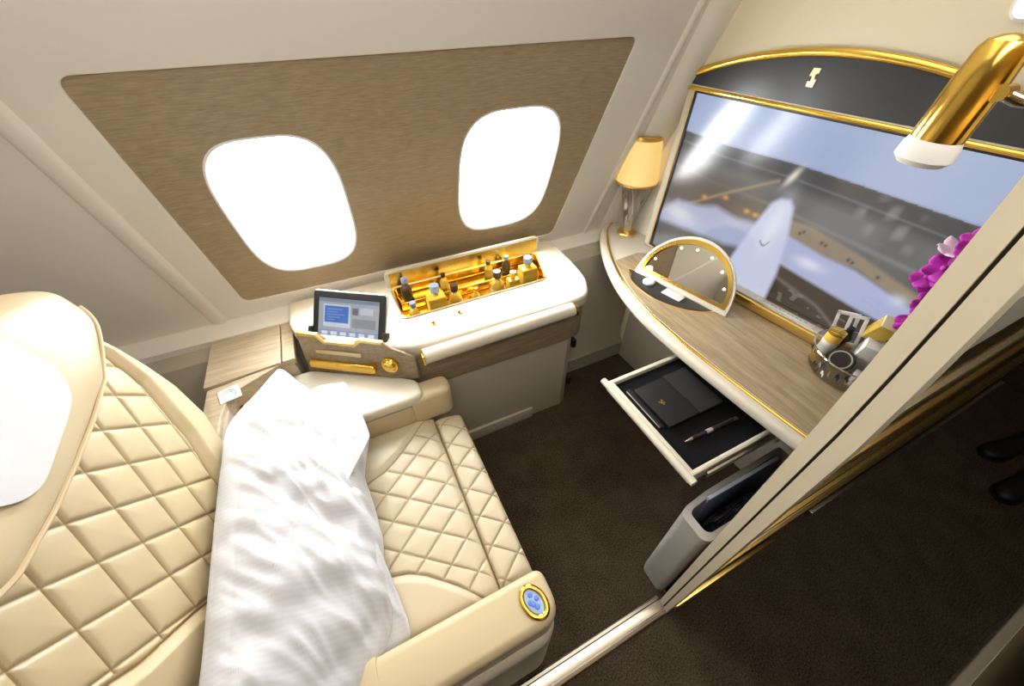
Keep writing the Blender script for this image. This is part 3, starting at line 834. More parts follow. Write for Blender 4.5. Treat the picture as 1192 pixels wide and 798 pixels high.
# vanity recess
cxr = sum(p[0] for p in rec) / len(rec); cyr = sum(p[1] for p in rec) / len(rec)
prism('recess_tray', rec, .7602, .7615, M['blackpanel'], dk)
tube('recess_rim', [(p[0], p[1], .7625) for p in rec], .0035, M['goldsatin'], dk, closed=True, ns=8)
# mirror lid
MT = math.radians(30); hc = Vector((1.222, .893, .770)); hd_ = Vector((.092, -.40, 0)).normalized()
tiltv = (Vector((0, 0, 1)) * math.cos(MT) + Vector((hd_.y * -1, hd_.x, 0)) * math.sin(MT))
mn = Vector((hd_.y, -hd_.x, 0)); mn = (mn * math.cos(MT) + Vector((0, 0, 1)) * math.sin(MT))
if mn.x > 0: mn = -mn
tiltv = mn.cross(hd_).normalized()
if tiltv.z < 0: tiltv = -tiltv
def mir_f(a, b, c): return hc + hd_ * a + tiltv * b + mn * c
def half(r, b0=0., ry=None, n=40):
    ry = ry or r
    return [(r * math.cos(PI * k / n), b0 + ry * math.sin(PI * k / n)) for k in range(n + 1)]
mr = plate('mirror_frame', [half(.222, -.012, .238), half(.190, .022, .172)], .014, M['cream'], mir_f, dk, bev=.003)
plate('gold_ring', [half(.205, .008, .205), half(.186, .022, .170)], .004, M['gold'], lambda a, b, c: mir_f(a, b, .0135 + c), mr)
plate('mirror_pane', [half(.190, .020, .174)], .003, M['mirror'], lambda a, b, c: mir_f(a, b, .006 + c), mr)
plate('mirror_back', [half(.215, -.008, .232)], .016, M['black'], lambda a, b, c: mir_f(a, b, -.017 + c), mr, bev=.004)
for k in (22, 47, 72, 95, 118, 160):
    t = math.radians(180 - k) if False else math.radians(k)
    p = mir_f(.172 * math.cos(t), .022 + .154 * math.sin(t), .010)
    lathe('mirror_light', [(.0055, 0), (.0045, .003), (0, .004)], p, M['bulb'], mr, axis=mn, ns=14)
tube('hinge_bar', [mir_f(-.215, -.012, .006), mir_f(.215, -.012, .006)], .008, M['chrome'], mr, ns=12)
# ledge under the screen with its name plate
lg = prism('screen_ledge', [(1.20, .7625), (1.20, .800), (.17, .800), (.17, .7625)], .002, .075, M['goldsatin'], dk, .005, f=tv_f)
prism('ledge_top', [(1.19, .7985), (1.19, .806), (.18, .806), (.18, .7985)], .020, .062, M['cream'], lg, .002, f=tv_f)
prism('name_plate', [(.68, .8045), (.68, .8075), (.46, .8075), (.46, .8045)], .028, .054, M['white'], lg, .001, f=tv_f)
# faint engraved line of text on the plate
bm = bmesh.new()
for k in range(11):
    y0 = .655 - k * .016; w = (.010, .007, .011, .008)[k % 4]
    vs = [tv_f(y0, .8078, .038), tv_f(y0 - w, .8078, .038), tv_f(y0 - w, .8078, .044), tv_f(y0, .8078, .044)]
    bm.faces.new([bm.verts.new(v) for v in vs])
frombm('engraving', bm, M['greyplastic'], lg)
# support panel under the desk
prism('desk_panel', [(1.395, .14), (1.415, .14), (1.375, 1.255), (1.355, 1.255)], .0, .716, M['dado'], dk)
box('drawer_housing', (1.075, .235, .60), (1.34, .680, .716), M['cream'], dk, .004)
# drawer
DZ = .655
bm = bmesh.new()
for lo, hi in (((.700, .648, .618), (1.07, .664, .668)), ((.700, .252, .618), (1.07, .268, .668)), ((.700, .262, .618), (.716, .655, .668)), ((.71, .26, .618), (1.07, .656, .626))):
    bm_box(bm, lo, hi, .004, 2)
dr = frombm('drawer', bm, M['cream'], dk)
tube('drawer_lip', [(.692, .235 + .445 * k / 10, .660) for k in range(11)], .0125, M['cream'], dr, ns=16)
# foam liner with cut-outs
plate('drawer_liner', [[(.717, .269), (1.068, .269), (1.068, .647), (.717, .647)]], .026, M['blackfoam'], lambda a, b, c: (a, b, .627 + c), dr, bev=.002)
box('drawer_runner', (.76, .240, .628), (1.06, .250, .650), M['alu'], dr, .002)
box('drawer_runner', (.76, .666, .628), (1.06, .676, .650), M['alu'], dr, .002)

# items in the drawer
nb = thing('notebook', 'black leather writing folder with small gold emblem in the open drawer', 'notebook', (.87, .50, .654))
box('page_block', (.768, .418, .6545), (.990, .582, .664), M['paper'], nb, .002)
box('rear_cover', (.762, .414, .6535), (.995, .586, .6562), M['blackleather'], nb, .001)
box('front_cover', (.758, .410, .6635), (.905, .588, .672), M['blackleather'], nb, .003)
box('closing_flap', (.890, .408, .664), (.998, .590, .676), mat('charcoal_suede', (.020, .020, .021), .8, spec=.2), nb, .003)
bm = bmesh.new()
for dx, dy, r in ((0, 0, .006), (.006, .007, .004), (-.006, .004, .004), (.002, -.008, .0035), (.009, -.004, .003)):
    bmesh.ops.create_circle(bm, cap_ends=True, segments=10, radius=r, matrix=Matrix.Translation((.805 + dx, .500 + dy, .6725)))
frombm('gold_emblem', bm, M['gold'], nb)
lf = thing('leaflet_folder', 'thin black folder lying under the front of the black notebook', 'folder', (.745, .5, .654))
box('folder_cover', (.738, .425, .6535), (.757, .605, .659), M['blackleather'], lf, .002)
box('folder_edge', (.7365, .430, .6545), (.7395, .600, .658), M['greyplastic'], lf, .0005)
pn = thing('pen', 'black ballpoint pen with silver tip and clip in the drawer liner', 'pen', (.88, .348, .654))
pa, pb = Vector((.770, .352, .661)), Vector((.995, .344, .661)); ax = (pb - pa).normalized(); L_ = (pb - pa).length
lathe('pen_barrel', [(.0055, .028), (.0068, .05), (.0068, L_ - .02)], pa, M['black'], pn, axis=ax, ns=18)
lathe('pen_tip', [(.0012, 0), (.0025, .006), (.0058, .028), (.006, .030)], pa, M['chrome'], pn, axis=ax, ns=18)
lathe('pen_ring', [(.0073, .088), (.0075, .09), (.0075, .112), (.0073, .114)], pa, M['greyplastic'], pn, axis=ax, ns=18)
lathe('pen_cap', [(.0068, L_ - .022), (.007, L_ - .02), (.007, L_ - .004), (.004, L_)], pa, M['chrome'], pn, axis=ax, ns=18)
# things in the vanity recess
o = lathe('soap_dish_box', [(.024, 0), (.027, .003), (.027, .010), (.022, .014), (0, .015)], (1.150, 1.0, .7617), M['white'])
tag(o, 'round white toiletry pot in the dark recess before the mirror', 'toiletry')
o = box('toiletry_packet', (1.155, .835, .7617), (1.205, .925, .768), M['paper'], bev=.003, R=Matrix.Rotation(math.radians(14), 3, 'Z'))
tag(o, 'flat white toiletry packet in the dark recess before the mirror', 'toiletry')

# ------------------------------------------------------------------ television
tv = thing('television', 'large wall television with gold arch surround showing an aircraft tail', 'television', tv_f(.82, .77, 0))
SL, SR, SB, ST = 1.262, .312, .775, 1.428
nu, nv = 420, 300
uu, vv = np.meshgrid(np.linspace(0, 1.05, nu), np.linspace(0, 1, nv), indexing='ij')
def poly_d(u, v, pts, asp=1.46):
    """signed distance (positive inside), u scaled to screen aspect"""
    px, py = u * asp, v; d = np.full(u.shape, 1e9); ins = np.zeros(u.shape, bool); n = len(pts)
    for i in range(n):
        ax_, ay = pts[i][0] * asp, pts[i][1]; bx, by = pts[(i + 1) % n][0] * asp, pts[(i + 1) % n][1]
        ex, ey = bx - ax_, by - ay; wx, wy = px - ax_, py - ay
        t = np.clip((wx * ex + wy * ey) / (ex * ex + ey * ey + 1e-12), 0, 1)
        d = np.minimum(d, np.hypot(wx - ex * t, wy - ey * t))
        c = ((ay > py) != (by > py)) & (px < (bx - ax_) * (py - ay) / (by - ay + 1e-12) + ax_)
        ins ^= c
    return np.where(ins, d, -d)
def npz(u, v, f, seed):
    # cheap smooth value noise
    rs = np.random.RandomState(seed); g = rs.rand(64, 64)
    x = (u * f) % 63; y_ = (v * f) % 63; i = x.astype(int); j = y_.astype(int); fx = x - i; fy = y_ - j
    fx = fx * fx * (3 - 2 * fx); fy = fy * fy * (3 - 2 * fy)
    return (g[i, j] * (1 - fx) * (1 - fy) + g[i + 1, j] * fx * (1 - fy) + g[i, j + 1] * (1 - fx) * fy + g[i + 1, j + 1] * fx * fy)
hor = np.interp(uu, [0, .216, .5, .725, 1.0], [.79, .768, .769, .752, .727])
img = np.zeros((nu, nv, 3))
sky = np.stack([.36 + .10 * npz(uu, vv, 5, 1), .44 + .09 * npz(uu, vv, 5, 1), .66 + .06 * npz(uu, vv, 5, 1)], -1)
gr = np.stack([.115 + .05 * npz(uu, vv, 9, 2), .115 + .05 * npz(uu, vv, 9, 2), .112 + .045 * npz(uu, vv, 9, 2)], -1)
img = np.where((vv > hor)[..., None], sky, gr)
band = rect_m(vv, vv, -1, 2, -1, 2) * sm(hor - vv, .02) * sm(vv - (hor - .11), .05)
put(img, band * .75, (.045, .045, .05))
put(img, np.exp(-((vv - (hor - .055 - .02 * uu)) / .006) ** 2) * .5, (.20, .20, .20))
put(img, np.exp(-((vv - (hor - .20 - .05 * uu)) / .012) ** 2) * .55, (.26, .26, .25))
# tan apron and distant yard on the left
put(img, sm(poly_d(uu, vv, [(0, .22), (.0, .66), (.30, .60), (.62, .50), (.50, .25)]), .12) * .75, (.13, .10, .075))
put(img, sm(poly_d(uu, vv, [(.549, .505), (.643, .515), (.821, .465), (1.1, .36), (1.1, .29), (.839, .40), (.733, .385), (.57, .43)]), .02), (.30, .235, .165))
put(img, np.exp(-((vv - np.interp(uu, [0, .27, .46, .6], [.26, .51, .67, .70])) / .012) ** 2) * (uu < .47) * .55, (.42, .33, .20))
for (cu_, cv_) in ((.44, .467), (.40, .47), (.294, .50), (.20, .46)):
    put(img, np.exp(-(((uu - cu_) * 1.46 / .018) ** 2 + ((vv - cv_) / .012) ** 2)) * .9, (.75, .36, .05))
put(img, sm(poly_d(uu, vv, [(.60, .30), (.788, .250), (1.1, .19), (1.1, -.1), (.60, -.1)]), .03), (.060, .045, .030))
put(img, np.exp(-((vv - np.interp(uu, [.62, .80, .92], [.19, .138, .05])) / .012) ** 2) * (uu > .62) * .6, (.20, .18, .17))
put(img, (npz(uu, vv, 46, 5) > .80) * (uu > .66) * (vv < .16) * .4, (.30, .27, .24))
# wings and fuselage
put(img, sm(poly_d(uu, vv, [(.563, .434), (.733, .395), (.836, .39), (1.1, .30), (1.1, .20), (.911, .216), (.793, .235), (.60, .268)]), .02), (.42, .46, .68))
put(img, np.exp(-(((uu - .70) / .05) ** 2 + ((vv - .33) / .03) ** 2)) * .8, (.80, .82, .92))
put(img, sm(poly_d(uu, vv, [(-.05, .20), (.073, .381), (.20, .40), (.269, .433), (.38, .409), (.487, .431), (.467, .27), (.367, .235), (.162, .22)]), .04), (.42, .46, .64))
put(img, np.exp(-(((uu - .10) / .08) ** 2 + ((vv - .30) / .05) ** 2)) * .8, (.80, .80, .84))
put(img, sm(poly_d(uu, vv, [(.478, .56), (.50, .592), (.535, .60), (.556, .57), (.588, .423), (.62, .207), (.63, .0), (.40, .0), (.43, .246), (.462, .475)]), .025), (.60, .64, .82))
put(img, np.exp(-(((uu - .525) / .03) ** 2 + ((vv - .45) / .16) ** 2)) * .55, (.86, .88, .96))
put(img, np.exp(-(((uu - .985) / .025) ** 2 + ((vv - .335) / .03) ** 2)) * .8, (.62, .68, .80))
lg_ = np.interp(uu, [.500, .513, .525, .537], [.345, .326, .324, .358])
put(img, np.exp(-((vv - lg_) / .007) ** 2) * ((uu > .500) & (uu < .537)) * .8, (.14, .14, .20))
for (cu_, cv_) in ((.62, .46), (.63, .475), (.70, .455), (.715, .45), (.80, .425), (.815, .42), (.90, .40)):
    put(img, np.exp(-(((uu - cu_) * 1.46 / .008) ** 2 + ((vv - cv_) / .010) ** 2)) * .85, (.03, .03, .03))
put(img, np.exp(-(((uu - .50 - (vv - .70) * .25) / .012) ** 2 + ((vv - .71) / .05) ** 2)) * .9, (.85, .80, .68))
# pale net-like glare on the grey field
net = np.clip(np.sin((uu * 60 + vv * 40)) * .5 + np.sin(uu * 95 - vv * 30) * .5, 0, 1) * sm(poly_d(uu, vv, [(.72, .66), (.80, .76), (.90, .69), (.93, .55), (.80, .56)]), .06)
put(img, net * .35, (.45, .45, .45))
P = np.zeros((nu, nv, 3))
px = SL + (SR - SL) * uu; pz = SB + (ST - SB) * vv
base = np.array(tv_f(0, 0, .006)); P[..., 0] = base[0] - ty * (px - base[1]) + tt / math.cos(ya) * (pz - base[2]); P[..., 1] = px; P[..., 2] = pz
screen_m = screenmat('television_picture', .9, .16)
grid_obj('screen', P, screen_m, tv, vc=img)
box2 = [(1.31, .762), (.262, .762), (.262, 1.47), (1.31, 1.47)]
plate('screen_surround', [[(1.300, .765), (.215, .765), (.215, 1.426), (1.300, 1.448)], [(1.262, .775), (.258, .775), (.258, 1.406), (1.262, 1.427)]], .012, M['cream'], tv_f, tv, bev=.002)
plate('black_bezel', [[(1.268, .772), (.252, .772), (.252, 1.420), (1.268, 1.441)], [(1.258, .780), (.262, .780), (.262, 1.402), (1.258, 1.423)]], .0135, M['black'], tv_f, tv)
# arch panel above the screen
def archz(y_): return 1.474 + .103 * (1 - ((y_ - .80) / .52) ** 2) if abs(y_ - .80) < .52 else 1.474
arc_pts = [(1.306 - (1.306 - .225) * k / 40,) for k in range(41)]
arc_pts = [(p[0], archz(p[0])) for p in arc_pts]
def barz(y_): return 1.436 + (y_ - 1.264) * .021
hp = plate('header_panel', [arc_pts + [(.225, barz(.225)), (1.306, barz(1.306))]], .010, M['blackpanel'], tv_f, tv)
tube('gold_arch', [tv_f(p[0], p[1], .008) for p in arc_pts], .0125, M['gold'], tv, ns=12)
tube('gold_crossbar', [tv_f(1.304 - 1.08 * k / 20, barz(1.304 - 1.08 * k / 20), .010) for k in range(21)], .0085, M['gold'], tv, ns=12)
tube('gold_side_trim', [tv_f(1.270, .775 + .66 * k / 10, .011) for k in range(11)], .0045, M['goldsatin'], tv, ns=8)
# small gold monogram: two bars joined by a slanted stroke
mg = plate('gold_monogram', [[(.865 + (p[0] - .866) * .72 + (p[1] - 1.512) * .10, 1.512 + (p[1] - 1.512) * .86) for p in ((.884, 1.484), (.884, 1.500), (.872, 1.500), (.872, 1.516), (.884, 1.516), (.876, 1.540), (.846, 1.540), (.850, 1.524), (.860, 1.524), (.860, 1.508), (.850, 1.508), (.856, 1.484))]], .004, M['palegold'], lambda a, b, c: tv_f(a, b, .010 + c), tv)

# ------------------------------------------------------------------ table lamp
tl = thing('table_lamp', 'small table lamp with yellow shade on twisted glass stem beside the television', 'lamp', (1.372, 1.436, .762))
lathe('lamp_base', [(.052, 0), (.054, .004), (.050, .010), (.020, .014), (.016, .022)], (1.372, 1.436, .762), M['goldsatin'], tl)
# twisted clear stem of four ribs
V = []; F = []
nst, nsd = 28, 32
for i in range(nst):
    t = i / (nst - 1); z = .78 + .255 * t; r = .022 + .050 * t ** 1.3
    for k in range(nsd):
        a_ = 2 * PI * k / nsd; rr = r * (1 + .22 * math.cos(4 * (a_ + t * 1.2)))
        V.append((1.372 + .012 * t + rr * math.cos(a_), 1.436 + .01 * t + rr * math.sin(a_), z))
for i in range(nst - 1):
    for k in range(nsd): F.append((i * nsd + k, i * nsd + (k + 1) % nsd, (i + 1) * nsd + (k + 1) % nsd, (i + 1) * nsd + k))
F += [tuple(range(nsd))[::-1], tuple((nst - 1) * nsd + k for k in range(nsd))]
mk('twisted_stem', V, F, M['crystal'], tl, smooth=60)
tube('stem_core', [(1.372, 1.436, .775), (1.380, 1.450, 1.06)], .009, M['chrome'], tl)
lathe('lamp_shade', [(.100, 1.028), (.102, 1.030), (.080, 1.228), (.078, 1.228), (.098, 1.032)], (1.380, 1.452, 0), M['shade'], tl, ns=40)
lathe('shade_cap', [(.0815, 1.224), (.0825, 1.226), (.0815, 1.242), (.074, 1.245), (.02, 1.242), (0, 1.242)], (1.380, 1.452, 0), M['goldsatin'], tl, ns=40)
lathe('shade_trim', [(.1015, 1.024), (.1035, 1.026), (.1035, 1.034), (.1015, 1.036)], (1.380, 1.452, 0), M['goldsatin'], tl, ns=40)

# ------------------------------------------------------------------ reading lamp
rl_ = thing('reading_lamp', 'polished gold cylindrical reading lamp with frosted end on the partition', 'lamp', (.62, .15, 1.60))
la, lb = Vector((.600, .200, 1.553)), Vector((.600, .194, 1.672)); ax = (Vector((.597, .1985, 1.668)) - Vector((.607, .2005, 1.560))).normalized()
ax = (Vector((.600, .196, 1.670)) - Vector((.600, .201, 1.568)))
L_ = ax.length; ax.normalize(); la = Vector((.600, .201, 1.568))
lathe('lamp_barrel', [(.0225, .016), (.0232, .022), (.0218, .07), (.0195, L_ - .008), (.016, L_ - .001), (.008, L_ + .003), (0, L_ + .004)], la, M['gold'], rl_, axis=ax, ns=40)
lathe('frosted_diffuser', [(.0, -.004), (.021, -.006), (.0262, .0), (.0252, .012), (.0224, .020)], la, M['frost'], rl_, axis=ax, ns=40)
tube('lamp_arm', [la + ax * (L_ * .62) + Vector((.0, -.02, 0)), Vector((.606, .165, 1.626)), Vector((.63, .140, 1.622)), Vector((.675, .125, 1.618))], .0055, M['chrome'], rl_, ns=14)
lathe('pivot', [(.007, -.010), (.007, .010)], la + ax * (L_ * .62) + Vector((0, -.022, 0)), M['gold'], rl_, axis=(1, 0, 0), ns=20)
lathe('wall_mount', [(.020, 0), (.020, .012), (.012, .016)], (.675, .1195, 1.618), M['chrome'], rl_, axis=(-.4, 1, 0), ns=24)

# ------------------------------------------------------------------ amenity basket and its contents
BX, BY, BZ = 1.375, .285, .764
bk = thing('amenity_basket', 'round clear patterned basket of snacks and cards on the desk by the partition', 'basket', (BX, BY, BZ))
lathe('bowl', [(.0, 0), (.100, 0), (.106, .004), (.124, .085), (.122, .085), (.104, .006), (.098, .003), (0, .003)], (BX, BY, BZ), M['clear'], bk, ns=48)
tube('bowl_rim', [(BX + .124 * math.cos(t), BY + .124 * math.sin(t), BZ + .085) for t in np.linspace(0, 2 * PI, 48, endpoint=False)], .003, M['chrome'], bk, closed=True, ns=8)
patm = [M['black'], M['bluemag'], M['white'], M['goldsatin'], M['black']]
rnd = random.Random(3)
for k in range(22):
    t0 = PI * .55 + k * PI * 1.2 / 22; zc = BZ + .016 + .05 * rnd.random(); w = .05 + .07 * rnd.random(); hh = .010 + .010 * rnd.random()
    V = []; F = []
    for q in range(5):
        t = t0 + w * q / 4
        for z_ in (zc, zc + hh):
            r_ = .106 + .018 * (z_ - BZ - .004) / .081 + .0012
            V.append((BX + r_ * math.cos(t), BY + r_ * math.sin(t), z_ + .006 * math.sin(q * 1.3)))
    for q in range(4): F.append((2 * q, 2 * q + 2, 2 * q + 3, 2 * q + 1))
    mk('printed_motif', V, F, patm[k % 5], bk, smooth=0)
def RX(a, b, c): return Matrix.Rotation(math.radians(a), 3, 'X') @ Matrix.Rotation(math.radians(b), 3, 'Y') @ Matrix.Rotation(math.radians(c), 3, 'Z')
# yellow snack tube
yt = thing('snack_tube', 'yellow and white snack tube standing at the left rim of the basket', 'snack', (1.345, .362, BZ + .004))
lathe('tube_wall', [(.022, 0), (.0235, .003), (.0235, .125), (.022, .128)], (1.345, .362, BZ + .004), M['labelyellow'], yt, ns=28)
lathe('white_band', [(.0238, .050), (.024, .051), (.024, .092), (.0238, .093)], (1.345, .362, BZ + .004), M['paper'], yt, ns=28)
lathe('tube_lid', [(.0245, .122), (.025, .124), (.025, .133), (.020, .135), (0, .1355)], (1.345, .362, BZ + .004), M['gold'], yt, ns=28)
tag(lathe('dark_bottle', [(.018, 0), (.02, .004), (.02, .10), (.012, .12), (.012, .14)], (1.385, .350, BZ + .004), M['black'], ns=24), 'slim black bottle between the snack tube and the white cards in the basket', 'bottle')
tin = thing('round_tin', 'round black tin with grey ring and yellow dot in the basket front', 'tin', (1.318, .302, .79))
tax = Vector((-.62, -.18, .55)).normalized(); tb0 = Vector((1.318, .302, .832))
lathe('tin_body', [(.036, -.012), (.038, -.009), (.038, .009), (.035, .013), (.0, .013)], tb0, M['black'], tin, axis=tax, ns=36)
lathe('grey_ring', [(.030, .0125), (.030, .0145), (.026, .0145), (.026, .0125)], tb0, M['greyplastic'], tin, axis=tax, ns=36, ring=True)
lathe('yellow_dot', [(.012, .0125), (.012, .0145), (0, .015)], tb0 + Vector((-.004, .022, -.004)), M['labelyellow'], tin, axis=tax, ns=20)
def frame(name, c, w, h, t, R, label, cat):
    bm = bmesh.new(); c = Vector(c)
    for lo, hi in (((-w, -t, -h), (-w + .010, t, h)), ((w - .010, -t, -h), (w, t, h)), ((-w, -t, h - .010), (w, t, h)), ((-w, -t, -h), (w, t, -h + .085))):
        vs = bm_box(bm, lo, hi, .001, 1)
        for v in vs: v.co = c + R @ v.co
    return tag(frombm(name, bm, M['white']), label, cat)
frame('card_holder', (1.398, .366, .860), .030, .085, .005, RX(-12, 0, -70), 'white open card frame at the back of the basket, left of the taller one', 'card holder')
frame('card_holder', (1.380, .332, .866), .024, .090, .005, RX(-14, 8, -68), 'taller white open card frame beside the gold carton in the basket', 'card holder')
gb = thing('gift_box', 'shiny gold carton with pale top corner leaning in the basket', 'box', (1.395, .296, .89))
GR = RX(20, -16, 28); GP = Vector((1.388, .284, .950))
box('carton', (1.366, .258, .905), (1.410, .308, .984), mat('gold_card', (.85, .58, .10), .35, .35), gb, .002, R=GR, piv=GP)
box('pale_lid', (1.365, .257, .9845), (1.411, .309, .989), M['labelpale'], gb, .002, R=GR, piv=GP)
o = box('white_box', (1.352, .236, .778), (1.408, .302, .912), M['paper'], bev=.002, R=RX(9, -8, 24)); tag(o, 'white paper box standing in the basket below the gold carton', 'box')
o = box('snack_packet', (1.290, .185, .795), (1.352, .255, .812), mat('silver_foil', (.62, .64, .72), .3, .6), bev=.006, R=RX(18, -28, 20)); tag(o, 'silvery foil snack packet at the basket edge by the partition', 'snack')
o = box('chocolate_bar', (1.345, .315, .790), (1.365, .340, .865), mat('brown_wrapper', (.22, .10, .03), .4), bev=.003, R=RX(10, 14, 30)); tag(o, 'small brown wrapped bar beside the black tin in the basket', 'snack')

# ------------------------------------------------------------------ orchid
oc = thing('orchid', 'magenta orchid spray with one pale bloom behind the partition edge', 'flower', (1.33, .205, .762))
lathe('vase', [(.022, 0), (.026, .003), (.030, .06), (.022, .12), (.016, .15), (.018, .155)], (1.40, .15, .762), M['crystal'], oc, ns=28)
stem = [(1.40, .15, .78), (1.395, .155, .95), (1.37, .19, 1.05), (1.36, .215, 1.12), (1.365, .235, 1.18), (1.37, .25, 1.25)]
tube('stem', catmull(stem, 6, False), .0035, M['stem'], oc, ns=8)
def bloom(c, r, nrm, m, seed):
    nrm = Vector(nrm).normalized(); u = nrm.orthogonal().normalized(); w = nrm.cross(u); c = Vector(c)
    V = []; F = []; rn = random.Random(seed); ph = rn.random() * 6
    for p in range(5):
        a0 = ph + 2 * PI * p / 5; wd = .62 if p % 2 else .85
        nr, nc = 7, 7; b0 = len(V)
        for i in range(nr):
            t = i / (nr - 1)
            for j in range(nc):
                s_ = -1 + 2 * j / (nc - 1); half_w = wd * r * .62 * math.sqrt(max(0, 1 - ((t - .55) / .47) ** 2)) + .05 * r * (1 - t)
                rad = r * t; q = c + (u * math.cos(a0) + w * math.sin(a0)) * rad + (u * -math.sin(a0) + w * math.cos(a0)) * half_w * s_ + nrm * (r * (.30 * t * t - .18 * s_ * s_ * t))
                V.append(q)
        for i in range(nr - 1):
            for j in range(nc - 1): F.append((b0 + i * nc + j, b0 + i * nc + j + 1, b0 + (i + 1) * nc + j + 1, b0 + (i + 1) * nc + j))
    # lip
    vs, fs = lathe_geo([(.0005, 0), (r * .16, r * .10), (r * .2, r * .25), (r * .1, r * .38), (.0005, r * .4)], c, nrm, 12)
    b0 = len(V); V += vs; F += [tuple(b0 + i for i in f) for f in fs]
    o = mk('bloom', V, F, m, oc, smooth=60)
    sd = o.modifiers.new('thick', 'SOLIDIFY'); sd.thickness = .0012
    return o
for i, (c, r, m) in enumerate((((1.345, .245, 1.245), .040, 'petal'), ((1.35, .262, 1.185), .050, 'petal'), ((1.345, .275, 1.150), .042, 'petal'), ((1.35, .245, 1.128), .046, 'petal'),
                               ((1.35, .235, 1.075), .040, 'petal'), ((1.345, .240, 1.020), .036, 'petal'), ((1.36, .225, 1.215), .042, 'petal'), ((1.36, .20, 1.10), .045, 'petal'))):
    bloom((c[0], c[1] + .004, c[2]), r * .78, (-.7, -.25 + .12 * (i % 3), .55 - .2 * (i % 2)), M[m], i)
bloom((1.36, .272, 1.232), .042, (-.25, -.05, .95), M['petalpale'], 40)
bloom((1.375, .262, 1.262), .028, (-.6, .1, .7), M['petal'], 41)

# ------------------------------------------------------------------ stowage bin under the desk end
bn = thing('stowage_bin', 'grey open-topped stowage bin below the desk end beside the partition', 'bin', (.88, .17, 0))
outer = [(.672, .205), (.672, .128), (.690, .112), (1.16, .112), (1.16, .238), (.80, .232), (.70, .222)]
ol = roundpoly(outer, .012, 4); il = roundpoly([(.700, .196), (.700, .142), (.712, .130), (1.145, .128), (1.145, .222), (.80, .214), (.715, .206)], .010, 4)
n = len(ol); V = []
for L, z in ((ol, .0), (ol, .515), (ol, .522), (il, .522), (il, .515), (il, .06)): V += [(p[0], p[1], z) for p in L]
F = [tuple(range(n))[::-1]]
for s_ in range(5):
    for i in range(n): F.append((s_ * n + i, s_ * n + (i + 1) % n, (s_ + 1) * n + (i + 1) % n, (s_ + 1) * n + i))
F.append(tuple(range(5 * n, 6 * n)))
bd = mk('bin_body', V, F, M['greyplastic'], bn, smooth=30)
prism('bin_lining', il, .07, .12, M['black'], bn)
lathe('corner_button', [(.008, 0), (.008, .006), (.004, .008)], (.690, .108, .02), M['chrome'], bn, axis=(-1, -.3, 0), ns=16)
mg = thing('magazine', 'blue-grey magazine standing in the grey bin under the desk', 'magazine', (.93, .205, .13))
box('cover', (.78, .192, .125), (1.12, .206, .528), M['bluemag'], mg, .002, R=Matrix.Rotation(math.radians(-3), 3, 'X'))
box('page_edges', (.785, .1935, .13), (1.115, .2045, .5285), mat('pale_pages', (.60, .65, .80), .5), mg, .001, R=Matrix.Rotation(math.radians(-3), 3, 'X'))
nu, nv = 60, 24
P = np.zeros((nu, nv, 3))
for i in range(nu):
    for j in range(nv):
        a_ = 2 * PI * i / nu; t = PI * j / (nv - 1)
        q = Vector((math.sin(t) * math.cos(a_), math.sin(t) * math.sin(a_), math.cos(t)))
        w = 1 + .22 * noise.noise(q * 2.5) + .12 * noise.noise(q * 7)
        P[i, j] = (.92 + .20 * q.x * w, .160 + .026 * q.y, .36 + .13 * q.z * w)
o = grid_obj('plastic_bag', P, mat('black_film', (.015, .017, .026), .25), None, closed_u=True); tag(o, 'crumpled black plastic bag inside the grey bin', 'bag')

# ------------------------------------------------------------------ shoes in the aisle
def shoe(loc, rot, label):
    t = thing('shoe', label, 'shoe', loc, None)
    R = Matrix.Rotation(rot, 3, 'Z'); o_ = Vector(loc)
    secs = [(-.0, .030, .02, .060), (.015, .038, .0, .075), (.06, .036, .0, .085), (.11, .036, .0, .075), (.15, .042, .0, .060), (.20, .048, .0, .048), (.24, .044, .0, .042), (.27, .030, .002, .034), (.285, .010, .006, .022)]
    P = np.zeros((len(secs), 20, 3)); S_ = np.zeros((len(secs), 20, 3))
    for i, (x, w, zb_, zh) in enumerate(secs):
        for k in range(20):
            a_ = 2 * PI * k / 19
            c_, s_ = math.cos(a_), math.sin(a_)
            q = Vector((x - .1425, w * math.copysign(abs(c_) ** .7, c_), .012 + zh * (.5 + .5 * s_)))
            P[i, k] = o_ + R @ q
            S_[i, k] = o_ + R @ Vector((x - .1425, (w + .004) * c_, .007 + .007 * s_))
    grid_obj('upper', P, M['blackleather'], t, caps=True); grid_obj('sole', S_, M['black'], t, caps=True)
    lathe('collar', [(.038, 0), (.040, .01), (.036, .06), (.034, .06), (.034, 0)], o_ + R @ Vector((-.085, 0, .075)), M['black'], t, ns=20)
shoe((2.45, -.285, 0), math.radians(176), 'black leather shoe on the aisle carpet, nearer the suite wall across the aisle')
shoe((2.66, -.165, 0), math.radians(168), 'dark shoe further up the aisle behind the other black shoe')

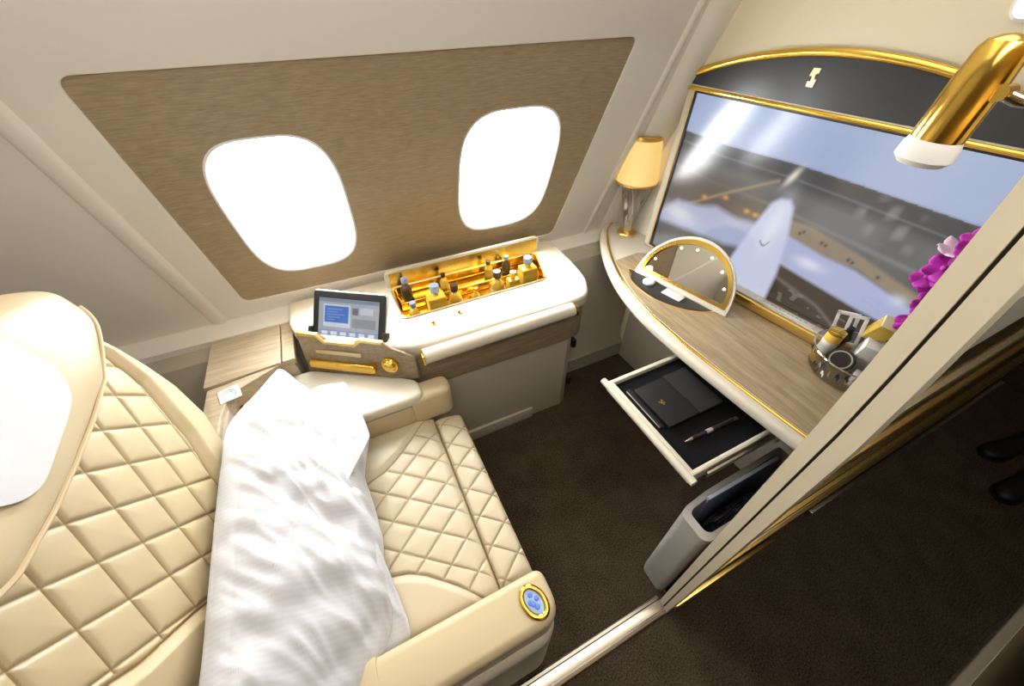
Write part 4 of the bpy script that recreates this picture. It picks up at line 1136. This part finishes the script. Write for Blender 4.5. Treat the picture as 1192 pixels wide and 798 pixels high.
# small round spotlight on the bulkhead
sp = thing('spotlight', 'small round white spotlight high on the front bulkhead', 'light', tv_f(.50, 1.68, 0))
lathe('spot_ring', [(.030, 0), (.032, .006), (.026, .010), (.024, .004)], tv_f(.500, 1.683, .0), M['white'], sp, axis=TN, ns=28)
lathe('spot_lens', [(.024, .003), (.022, .008), (0, .010)], tv_f(.500, 1.683, .0), M['spot'], sp, axis=TN, ns=28)

# ------------------------------------------------------------------ light
w = bpy.data.worlds.new('sky'); SC.world = w; w.use_nodes = True
bgn = w.node_tree.nodes['Background']; bgn.inputs['Color'].default_value = (.96, .98, 1, 1); bgn.inputs['Strength'].default_value = 31.
def area(name, loc, size, power, col, rot, portal=False):
    l = bpy.data.lights.new(name, 'AREA'); l.shape = 'RECTANGLE'; l.size, l.size_y = size; l.energy = power; l.color = col
    if portal: l.cycles.is_portal = True
    o = bpy.data.objects.new(name, l); COL.objects.link(o); o.location = loc; o.rotation_euler = rot
    return o
for i, (a, b) in enumerate(WIN):
    area('window_daylight_portal', wall_f((a + b) / 2, 1.155, .075), (b - a + .05, .60), 1, (1, 1, 1), (math.radians(90) + math.atan(K) * -1 + math.radians(0), 0, 0), True)
area('ceiling_light', (-.1, .75, 2.33), (2.2, .9), 7.5, (1., .95, .87), (0, 0, 0))
area('ceiling_light', (1.0, .70, 2.33), (.6, .9), 5, (1., .92, .80), (0, 0, 0))
area('wall_fill_light', (.5, -.30, 2.22), (2.6, .25), 17, (1., .96, .90), (math.radians(66), 0, 0))  # added fill, no real fixture, aimed at the side lining to brighten it
area('aisle_light', (.6, -.32, 2.33), (3.5, .3), 6, (1., .86, .66), (0, 0, 0))
def point(name, loc, power, col, r):
    l = bpy.data.lights.new(name, 'POINT'); l.energy = power; l.color = col; l.shadow_soft_size = r
    o = bpy.data.objects.new(name, l); COL.objects.link(o); o.location = loc
point('table_lamp_bulb', (1.380, 1.452, 1.13), 1.2, (1., .75, .4), .03)

SC.view_settings.view_transform = 'Standard'; SC.view_settings.look = 'None'
SC.view_settings.exposure = 0; SC.view_settings.gamma = 1; SC.view_settings.use_curve_mapping = False
SC.cycles.use_denoising = True
SC.cycles.max_bounces = 8; SC.cycles.diffuse_bounces = 5; SC.cycles.glossy_bounces = 5; SC.cycles.transparent_max_bounces = 16
SC.cycles.sample_clamp_indirect = 6; SC.cycles.caustics_reflective = False; SC.cycles.caustics_refractive = False
